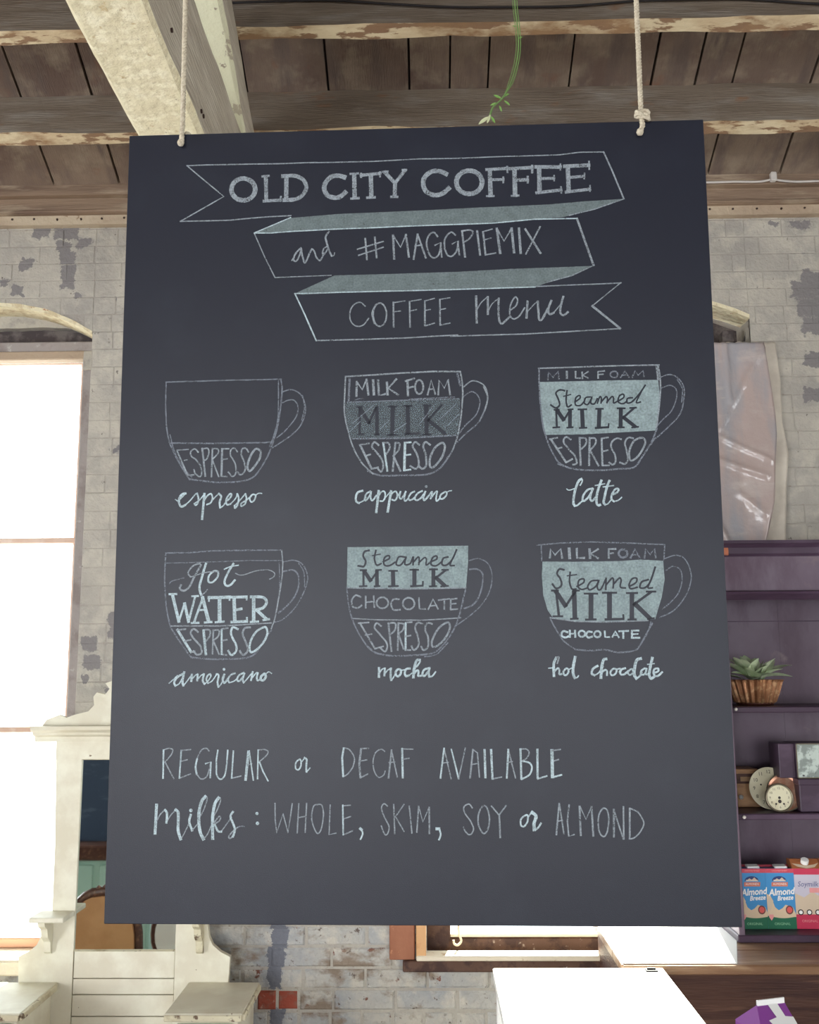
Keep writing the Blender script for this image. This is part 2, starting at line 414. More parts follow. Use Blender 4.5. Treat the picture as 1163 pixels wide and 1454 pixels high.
# bricks: a vertex-chamfered block each
def brick_mesh(x0, x1, zb0, zb1, zt, proud, seed, c=0.0025):
    r = random.Random(seed)
    ja_ = .0045 if c > .004 else .0012; j = lambda a: a+r.uniform(-ja_*.3, ja_)*1.0
    yb, yf = WY+0.012, WY-proud
    o = [(x0, zb0), (x1, zb1), (x1, zt), (x0, zt)]
    q = [(j(x0+c), j(zb0+c)), (2*x1-j(x1+c), j(zb1+c)), (2*x1-j(x1+c), 2*zt-j(zt+c)), (j(x0+c), 2*zt-j(zt+c))]
    v = [(a, yb, b) for a, b in o]+[(a, yf+c, b) for a, b in o]+[(a, yf+r.uniform(-.0012, .0012), b) for a, b in q]
    f = []
    for s0 in (0, 4):
        for i in range(4):
            k = (i+1) % 4; f.append((s0+i, s0+k, s0+4+k, s0+4+i))
    f.append((8, 9, 10, 11))
    return v, f
views = [(0, 300, 190, 1090), (1055, 280, 1175, 775), (300, 1290, 720, 1454)]
def seen(xc, zc):
    d = CR.transposed() @ (Vector((xc, WY, zc))-CAM)
    px = 581.5+FPX*d.x/-d.z; py = 727-FPX*d.y/-d.z
    return px, py
rows = []
M['frame_edge'] = mat('honey_frame_wood', (214, 166, 118), .6, [((196, 140, 96), 20, .6, .05)])
BH, BW = 0.0735, 0.2255
z = 0.0; r = 0
indiv = []; rest = MB()
ztop = P(90, 312, WY).z
REDX = [P(v, 1420, WY).x for v in (366, 391.5, 395, 423)]; REDZ = P(395, 1420, WY).z
while z < ztop:
    wrn = z < P(500, 1235, WY).z; jg = 0.0045 if wrn else 0.0018
    zt = min(z+BH-2*jg, ztop)
    if zt-z < 0.02: break
    x = XL + (0.0 if r % 2 else -BW/2) + R0.uniform(-.02, .02)
    while x < XR:
        hdr = (r % 6 == 3)
        bw = BW/2 if hdr else BW
        a, c = x+jg, x+bw-jg
        x += bw
        segs = [(a, c, z, z)]
        redrow = z < REDZ < z+BH
        if redrow:
            ns = []
            if x-bw <= REDX[0]+.05 < x: ns += [(REDX[0], REDX[1], z, z), (REDX[2], REDX[3], z, z)]
            for lo, hi in ((-99, REDX[0]-.009), (REDX[3]+.009, 99)):
                m0, m1 = max(a, lo), min(c, hi)
                if m1-m0 > .02: ns.append((m0, m1, z, z))
            segs = ns
        for h in HOLES:
            ns = []
            for (s0, s1, b0, b1) in segs:
                if s1 <= h['x0'] or s0 >= h['x1'] or zt <= h['z0']: ns.append((s0, s1, b0, b1)); continue
                if s0 < h['x0']: ns.append((s0, h['x0'], b0, b1))
                if s1 > h['x1']: ns.append((h['x1'], s1, b0, b1))
                m0, m1 = max(s0, h['x0']), min(s1, h['x1'])
                if z >= h['z0'] and m1-m0 > .01:
                    z0_, z1_ = max(z, arch(h, m0)+.003), max(z, arch(h, m1)+.003)
                    if z0_ < zt-.012 and z1_ < zt-.012: ns.append((m0, m1, z0_, z1_))
            segs = ns
        for (s0, s1, b0, b1) in segs:
            if s1-s0 < 0.02: continue
            xc, zc = (s0+s1)/2, (z+zt)/2
            px, py = seen(xc, zc)
            v = any(p[0]-25 < px < p[2]+25 and p[1]-14 < py < p[3]+14 for p in views)
            sd = R0.randint(0, 10**6)
            worn = py+R0.uniform(-90, 90) > 1180
            vv, ff = brick_mesh(s0, s1, b0, b1, zt, R0.uniform(0.001, 0.006) if wrn else R0.uniform(0.0, 0.0016), sd, .0045 if wrn else .0022)
            if v and len(indiv) < 290:
                me = bpy.data.meshes.new('brick'); me.from_pydata(vv, [], ff)
                red = redrow and (REDX[0]-.01 < xc < REDX[3]+.01)
                me.materials.append(M['red_brick'] if red else (M['worn_brick'] if worn else M['painted_brick']))
                o = bpy.data.objects.new('brick', me); COL.objects.link(o); o.parent = wall
                indiv.append(o)
            else:
                n = len(rest.v); rest.v += vv
                for q in ff: rest.f.append(tuple(n+i for i in q)); rest.m.append(int(worn))
    z += BH; r += 1
o = rest.build('brickwork', [M['painted_brick'], M['worn_brick']], wall); o['kind'] = 'stuff'
print('bricks', len(indiv))

# the other walls of the room
def gable(name, xa, xb, hole):
    b = MB(); (ya, yb2, za, zb) = hole
    cells = [(YB, ya), (ya, yb2), (yb2, RIDGE if RIDGE > yb2 else WY)]
    def col(y0, y1, z0=0, z1=None):
        n = len(b.v)
        t0 = (roofz(y0)+.05) if z1 is None else z1; t1 = (roofz(y1)+.05) if z1 is None else z1
        pts = [(y0, z0), (y1, z0), (y1, t1), (y0, t0)]
        b.prof(pts, xa, xb)
    col(YB, RIDGE); col(RIDGE, ya); col(ya, yb2, 0, za); col(ya, yb2, zb); col(yb2, WY+.3)
    return tag(b.build(name, M['plaster']), kind='structure')
gable('wall_left', XL-0.2, XL, (-0.7, 1.1, 0.6, 2.6))
gable('wall_right', XR, XR+0.2, (-0.7, 1.1, 0.6, 2.6))
b = MB()
zt = roofz(YB)+.05
for (x0, x1, z0, z1) in ((XL, -2.95, 0, zt), (-1.25, .45, 0, zt), (2.15, XR, 0, zt), (-2.95, -1.25, 0, .6), (-2.95, -1.25, 2.5, zt), (.45, 2.15, 0, .6), (.45, 2.15, 2.5, zt)):
    b.box((x0, YB-.2, z0), (x1, YB, z1))
tag(b.build('wall_front', M['plaster']), kind='structure')

# ------------------------------------------------------------------ roof: boards, joists, tie beam, rafter
def slab(y0, y1, x0, x1, t0, t1, mb):
    """slab lying on the roof slope between t0 and t1 above it"""
    for (a, c) in ((y0, y1),):
        mb.prof([(a, roofz(a)+t0), (c, roofz(c)+t0), (c, roofz(c)+t1), (a, roofz(a)+t1)], x0, x1)
mb = MB(); slab(RIDGE, WY+.5, XL-.2, XR+.2, 0.045, 0.12, mb); slab(YB-.3, RIDGE, XL-.2, XR+.2, 0.045, 0.12, mb)
ceil = mb.build('ceiling', M['void']); tag(ceil, kind='structure')
def roof_pt(px, py):
    d = ray(px, py); n = NV
    o = Vector((0, 3.70, EAVE))
    return CAM+d*((o-CAM).dot(n)/d.dot(n))
jx = [roof_pt(p, 94).x for p in (13, 117, 227, 345, 463, 581, 639, 694, 811, 929, 993, 1046, 1159)]
while jx[0] > XL: jx.insert(0, jx[0]-R0.choice((.26, .3, .34)))
while jx[-1] < XR: jx.append(jx[-1]+R0.choice((.18, .28, .32)))
for a, c in zip(jx[:-1], jx[1:]):
    g = R0.uniform(.003, .0058); mb = MB(); t = R0.uniform(0, .004)
    slab(RIDGE, 3.76, a+g, c-g, t, t+.025, mb)
    mb.build('ceiling_plank', M['plank'], ceil)
    mb = MB(); slab(YB, RIDGE, a+g, c-g, t, t+.025, mb)
    mb.build('ceiling_plank', M['plank'], ceil)

def joist(y, flip=False, fine=True):
    """joist hung square to the slope; y is where its upper face meets the boards"""
    T = Vector((0, y, roofz(y))); D, w = 0.226, 0.048
    s = SV; n = NV
    c = [T, T+n*D, T+n*D+s*w, T+s*w]
    if flip:
        T = Vector((0, y, roofz(y))); s = Vector((0, -SV.y, SV.z)); n = Vector((0, -NV.y, NV.z)); c = [T, T+n*D, T+n*D+s*w, T+s*w]
    nx = 90 if fine else 2
    mb = MB(); xa, xb = XL, XR
    for i in range(nx+1):
        x = xa+(xb-xa)*i/nx
        for j, p in enumerate(c):
            q = p.copy(); q.x = x
            if fine:
                d = noise.noise(Vector((x*3.1, y*9, j*4.0)))
                e = noise.noise(Vector((x*14.0, y*7, j*9.0)))
                q += s*(d*.006+e*.0035)
                if j in (1, 2): q += n*(d*.005+e*.003)
            mb.v.append(tuple(q))
    for i in range(nx):
        for j in range(4):
            k = (j+1) % 4; a, b2 = i*4, (i+1)*4
            f = (a+j, a+k, b2+k, b2+j) if not flip else (a+j, b2+j, b2+k, a+k)
            mb.f.append(f); mb.m.append(1 if j == 1 else 0)
    mb.f.append((3, 2, 1, 0)); mb.m.append(0); n4 = nx*4; mb.f.append((n4, n4+1, n4+2, n4+3)); mb.m.append(0)
    return mb.build('joist', [M['joist_side'], M['joist_bottom']], ceil)
JS = 0.3425; JY = 3.359
for k in range(12):
    joist(JY-JS*k, fine=(k < 5))
for k in range(12):
    joist(RIDGE-.2-JS*k, flip=True, fine=False)
# tie beam
tl, tr = -0.770, -0.592; tb, tt = CZ+1.41, CZ+1.72
def wavy_box(x0, x1, ya, yb, zf0, zf1, ny, amp, mats, name, parent, seed):
    """long timber along y with worn arrises; zf0, zf1 give bottom and top z of y; mats: side, bottom, top"""
    mb = MB(); ch = .012
    for i in range(ny+1):
        y = ya+(yb-ya)*i/ny; zb, zt = zf0(y), zf1(y)
        sec = [(x0+ch, zb), (x1-ch, zb), (x1, zb+ch), (x1, (zb+zt)/2), (x1, zt-ch), (x1-ch, zt), (x0+ch, zt), (x0, zt-ch), (x0, (zb+zt)/2), (x0, zb+ch)]
        for j, (x, z) in enumerate(sec):
            d = noise.noise(Vector((seed+j*3.7, y*4, z*3)))*amp+noise.noise(Vector((seed+j*1.7, y*19, z*2)))*amp*.5
            mb.v.append((x+d, y, z+d*.7))
    K = 10
    for i in range(ny):
        for j in range(K):
            k = (j+1) % K; a, c = i*K, (i+1)*K
            mb.f.append((a+j, c+j, c+k, a+k)); mb.m.append(1 if j in (9, 0, 1) else (2 if j == 5 else 0))
    mb.f.append(tuple(range(K))); mb.m.append(0); mb.f.append(tuple(ny*K+j for j in range(K))[::-1]); mb.m.append(0)
    return mb.build(name, mats, parent)
tie = wavy_box(tl, tr, YB, WY+.06, lambda y: tb, lambda y: tt, 150, .0032, [M['beam_side'], M['beam_paint'], M['beam_side']], 'tie_beam', ceil, 3)
tag(tie, 'cream painted tie beam running towards the camera')
rb0, rs = CZ+1.948, 0.465
def rbz(y): return rb0+(2.632-y)*rs
raf = wavy_box(tl+.01, tr-.002, 0.2, WY-.02, rbz, lambda y: rbz(y)+.165, 80, .004, [M['beam_side'], M['rafter_paint'], M['beam_side']], 'rafter', ceil, 11)
# bolts and a split on the beam side
mb = MB()
for (px, py) in ((243, 43), (285, 158), (288, 165)):
    d = ray(px, py); p = CAM+d*(tr/d.x)
    mb.tube([p+Vector((-.01, 0, 0)), p+Vector((.004, 0, 0))], .006, 6)
mb.build('nail', M['nail'], ceil)

# ------------------------------------------------------------------ cornice boards
def zz(py, Y): return P(90, py, Y).z
tz = [(zz(319, 3.765), zz(303.5, 3.765), 3.765), (zz(303, 3.745), zz(278.5, 3.745), 3.745), (zz(278, 3.72), zz(250, 3.70)+.03, 3.715)]
for i, (z0, z1, y0) in enumerate(tz):
    x = XL; t = None
    mb = MB()
    n = 60
    for q in range(n):
        xa, xb = XL+(XR-XL)*q/n, XL+(XR-XL)*(q+1)/n
        ja = noise.noise(Vector((xa*5, i*3, 0)))*.002; jb = noise.noise(Vector((xb*5, i*3, 0)))*.002
        k = len(mb.v)
        mb.v += [(xa, y0+ja, z0+ja), (xb, y0+jb, z0+jb), (xb, y0+jb, z1), (xa, y0+ja, z1), (xa, WY+.02, z0+ja), (xb, WY+.02, z0+jb), (xb, WY+.02, z1), (xa, WY+.02, z1)]
        for f in ((0, 1, 2, 3), (4, 5, 1, 0), (3, 2, 6, 7)): mb.f.append(tuple(k+a for a in f)); mb.m.append(0)
    t = mb.build('trim_%d' % (i+1), M['trim_cream'] if i == 0 else M['trim']); tag(t, kind='structure')
    if i == 0:
        nm = MB()
        x = XL+.1
        while x < XR:
            nm.tube([(x, y0+.004, (z0+z1)/2+R0.uniform(-.006, .006)), (x, y0-.004, (z0+z1)/2)], .0045, 6); x += R0.uniform(.085, .1)
        o = nm.build('nail_heads', M['nail'], t); o['kind'] = 'stuff'
# bead moulding between the two lower boards
mb = MB().tube([(XL, 3.742, tz[0][1]), (XR, 3.742, tz[0][1])], .006, 8)
mb.build('bead', M['trim'], bpy.data.objects['trim_2'], smooth=True)

# white cable clipped to the cornice on the right, black cable on the joist
pts = []
for px, dy in ((960, 1), (1003, 2), (1040, 1), (1075, 1), (1090, -1), (1098, -3), (1106, -1), (1130, 1), (1163, 0), (1200, 0)):
    pts.append(P(px, 257+dy, 3.70))
root = empty('cable', pts[0])
inv = lambda L_, r_: [Vector(p)-r_.location for p in L_]
MB().tube(inv(catmull([tuple(p) for p in pts], False, 4), root), .0045, 6).build('cable_run', M['conduit'], root, smooth=True)
q = P(1098, 251, 3.695)-root.location
MB().box(q+Vector((-.012, -.012, -.02)), q+Vector((.012, .012, .018)), ch=.004).build('clip', M['conduit'], root)
tag(root, 'thin white cable clipped along the brown cornice board at right', 'cable')
pts = []
for px, py in ((330, 4), (420, 1), (480, 1), (560, 6), (640, 10), (730, 10), (800, 9), (860, 5), (910, 1), (990, -1), (1060, -1), (1120, 3), (1200, 8)):
    d = ray(px, py)                      # on the upper face of the second joist
    T0 = Vector((0, JY-JS, roofz(JY-JS))); t = (T0-CAM).dot(SV)/d.dot(SV)
    pts.append(tuple(CAM+d*(t*.994)))
root = empty('cable', pts[0])
MB().tube(inv(catmull(pts, False, 4), root), .004, 6).build('cable_run', M['cable'], root, smooth=True)
tag(root, 'thin black cable sagging along the joist at the top edge', 'cable')

# ------------------------------------------------------------------ windows
def archpoly(h, inset, x0, x1, zb):
    pts = [(x0, zb), (x1, zb)]
    for i in range(13):
        x = x1+(x0-x1)*i/12; pts.append((x, arch(h, max(h['x0'], min(h['x1'], x)))-inset))
    return pts
def soffit(h, parent):
    n = 24; mb = MB()
    for i in range(n+1):
        x = h['x0']+(h['x1']-h['x0'])*i/n; z = arch(h, x)
        for j, y in enumerate((WY-.004, WY+.03, WY+.07, WY+.12)):
            d = noise.noise(Vector((x*9, y*11, 3)))*.005
            mb.v.append((x, y, z-.004+d-(0.003 if 0 < j < 3 else 0)))
        mb.v.append((x, WY+.12, z+.02)); mb.v.append((x, WY-.004, z+.012+noise.noise(Vector((x*12, 0, 0)))*.006))
    for i in range(n):
        for j in range(6):
            k = (j+1) % 6; a, c = i*6, (i+1)*6
            mb.f.append((a+j, a+k, c+k, c+j)); mb.m.append(0)
    return mb.build('arch_lining', M['soffit'], parent)
h = HOLES[0]; FY = WY+.10
win = empty('window_1', (h['x1'], WY, h['z0'])); tag(win, kind='structure')
def rel(mb, root, name, mt, **k):
    mb.v = [(a-root.location.x, b_-root.location.y, c-root.location.z) for a, b_, c in mb.v]
    return mb.build(name, mt, root, **k)
def sof(h, root):
    o = soffit(h, root); o.location = -root.location
sof(h, win)
# frame: jambs, head
hz = P(60, 486, FY).z; hb = P(60, 512, FY).z
jw = w1r-P(109, 700, FY).x
ja = h['x0']; jb = h['x1']
rel(MB().box((jb-jw, FY, h['z0']), (jb+.03, FY+.10, hz), ch=.004), win, 'jamb', M['win_grey'])
rel(MB().box((ja-.03, FY, h['z0']), (ja+jw, FY+.10, hz), ch=.004), win, 'jamb', M['win_grey'])
rel(MB().box((ja-.03, FY-.005, P(60, 500, FY).z), (jb-.012, FY+.10, hz), ch=.004), win, 'head', M['win_grey'])
rel(MB().box((ja+.02, FY-.012, hb), (jb-jw*.7, FY+.04, P(60, 500, FY).z), ch=.004), win, 'head_casing', M['trim_cream'])
rel(MB().box((jb-jw*.95, FY-.014, P(60, 527, FY).z), (jb+.01, FY, P(60, 500, FY).z), ch=.004), win, 'corner_block', M['plaster'])
rel(MB().prism(archpoly(h, -.02, ja-.02, jb+.02, hz-.03), FY+.05, FY+.08), win, 'arch_infill', M['void'])
zpl = P(60, 468, FY+.02).z
mb = MB(); n = 16
for i in range(n):
    a, c = ja+(jb-ja)*i/n, ja+(jb-ja)*(i+1)/n
    la, lc = [min(zpl+.008*noise.noise(Vector((v*9, 2, 0)))+.004, arch(h, v)+.001) for v in (a, c)]
    mb.prism([(a, la), (c, lc), (c, arch(h, c)+.012), (a, arch(h, a)+.012)], FY+.012, FY+.05)
rel(mb, win, 'arch_plaster', M['plaster'])
sx0, sx1 = ja+jw, jb-jw; st = .020; SY = FY+.04
zm = P(60, 768, SY).z; zr = P(60, 1036, SY).z; zb1 = P(60, 1331, SY).z
rel(MB().box((sx1-st, SY, h['z0']), (sx1, SY+.04, hb), ch=.003), win, 'sash_stile', M['win_wood'])
rel(MB().box((sx0, SY, h['z0']), (sx0+st, SY+.04, hb), ch=.003), win, 'sash_stile', M['win_wood'])
rel(MB().box((sx0, SY, P(60, 518, SY).z), (sx1, SY+.04, hb+.002), ch=.003), win, 'sash_rail', M['win_wood'])
rel(MB().box((sx0, SY-.01, zm-.011), (sx1, SY+.05, zm+.011), ch=.003), win, 'sash_rail', M['win_wood'])
rel(MB().box((sx0, SY, zr-.011), (sx1, SY+.04, zr+.011), ch=.003), win, 'sash_rail', M['win_wood'])
rel(MB().box((sx0, SY-.01, h['z0']+.005), (sx1, SY+.04, zb1), ch=.004), win, 'bottom_rail', mat('warm_rail_wood', (214, 168, 138), .6))
rel(MB().box((ja-.03, WY-.035, h['z0']-.05), (jb+.02, FY+.06, h['z0']+.004), ch=.006), win, 'sill', M['sill'])
for (a, c) in ((hb, zm), (zm, zr), (zr, zb1)):
    rel(MB().box((sx0+.01, SY+.018, a if a < c else c), (sx1-.01, SY+.022, c if a < c else a)), win, 'pane', M['pane'])

# middle window: casing, deep frame, sash, sill
h = HOLES[1]
win = empty('window_2', (h['x0'], WY, h['z0'])); tag(win, kind='structure')
sof(h, win)
cx0, cx1 = P(553, 1340, WY-.02).x, P(589, 1340, WY-.02).x
ctop = h['zs']
rel(MB().box((cx0, WY-.022, P(560, 1363, WY-.02).z), (cx1, WY+.01, ctop), ch=.003), win, 'casing', M['casing'])
fx0 = P(591, 1340, WY-.04).x; fx1 = P(605, 1340, WY-.04).x; fz = P(600, 1364, WY-.04).z
rel(MB().box((fx0, WY-.04, fz), (fx1, WY+.12, ctop), ch=.003), win, 'frame_edge', M['frame_edge'])
hx0, hx1 = fx1, h['x1']
rel(MB().box((fx0, WY-.045, fz-.002), (hx1-.002, WY+.03, P(700, 1357, WY-.04).z), ch=.004), win, 'sill', M['sill'])
rel(MB().box((P(572, 1374, WY-.02).x, WY-.03, P(600, 1381, WY-.03).z), (hx1-.1, WY+.02, fz-.004), ch=.004), win, 'apron', M['win_dark'])
rel(MB().box((fx1, WY+.10, h['z0']), (P(640, 1340, WY+.1).x, WY+.16, ctop+.03), ch=.004), win, 'jamb', M['win_dark'])
rel(MB().box((hx1-.03, WY+.10, h['z0']), (hx1+.03, WY+.16, P(1060, 490, WY+.1).z), ch=.004), win, 'jamb', M['win_dark'])
rel(MB().box((fx1, WY+.11, P(750, 1358, WY+.11).z), (hx1, WY+.15, P(750, 1331, WY+.11).z), ch=.005), win, 'bottom_rail', M['win_dark'])
rel(MB().box((fx1, WY+.105, P(750, 1331, WY+.1).z), (hx1, WY+.155, P(750, 1327, WY+.1).z), ch=.002), win, 'sash_bead', M['sill'])
zmid = CZ+.20
rel(MB().box((fx1, WY+.10, zmid-.02), (hx1, WY+.15, zmid+.02), ch=.005), win, 'sash_rail', M['win_wood'])
rel(MB().prism(archpoly(h, -.02, h['x0']-.01, h['x1']+.01, h['zs']-.15), WY+.17, WY+.2), win, 'arch_infill', M['void'])
rel(MB().box((fx1+.02, WY+.125, h['z0']+.03), (hx1-.02, WY+.129, zmid)), win, 'pane', M['pane'])
# the upper sash is boarded up behind the plastic sheet
nb = 6; zt_ = P(1060, 486, WY+.1).z
for i in range(nb):
    a = fx1+(hx1-fx1)*i/nb; c = fx1+(hx1-fx1)*(i+1)/nb
    rel(MB().box((a+.002, WY+.10, zmid+.021), (c-.002, WY+.12, zt_+.004*(i % 2)), ch=.003), win, 'board', M['void'])
rel(MB().box((hx1-.10, WY+.03, zt_-.02), (hx1-.055, WY+.09, zt_+.028), ch=.004), win, 'wedge', M['void'])
# pull cord hooked on the sash
p0 = P(651, 1313, WY+.08); cpts = [P(651, 1313, WY+.08), P(652, 1326, WY+.08), P(655, 1336, WY+.075), P(650, 1342, WY+.07), P(645, 1340, WY+.07), P(644, 1335, WY+.07)]
root = empty('sash_cord', p0)
MB().tube(inv(catmull([tuple(c) for c in cpts], False, 5), root), .0045, 6).build('cord', M['sill'], root, smooth=True)
MB().lathe([(0, -.008), (.007, -.004), (.008, .002), (.004, .008), (0, .009)], 10, c=(0, 0, .004)).build('hook', M['sill'], root, smooth=True)
tag(root, 'short white hooked cord hanging inside the lower window frame', 'cord')

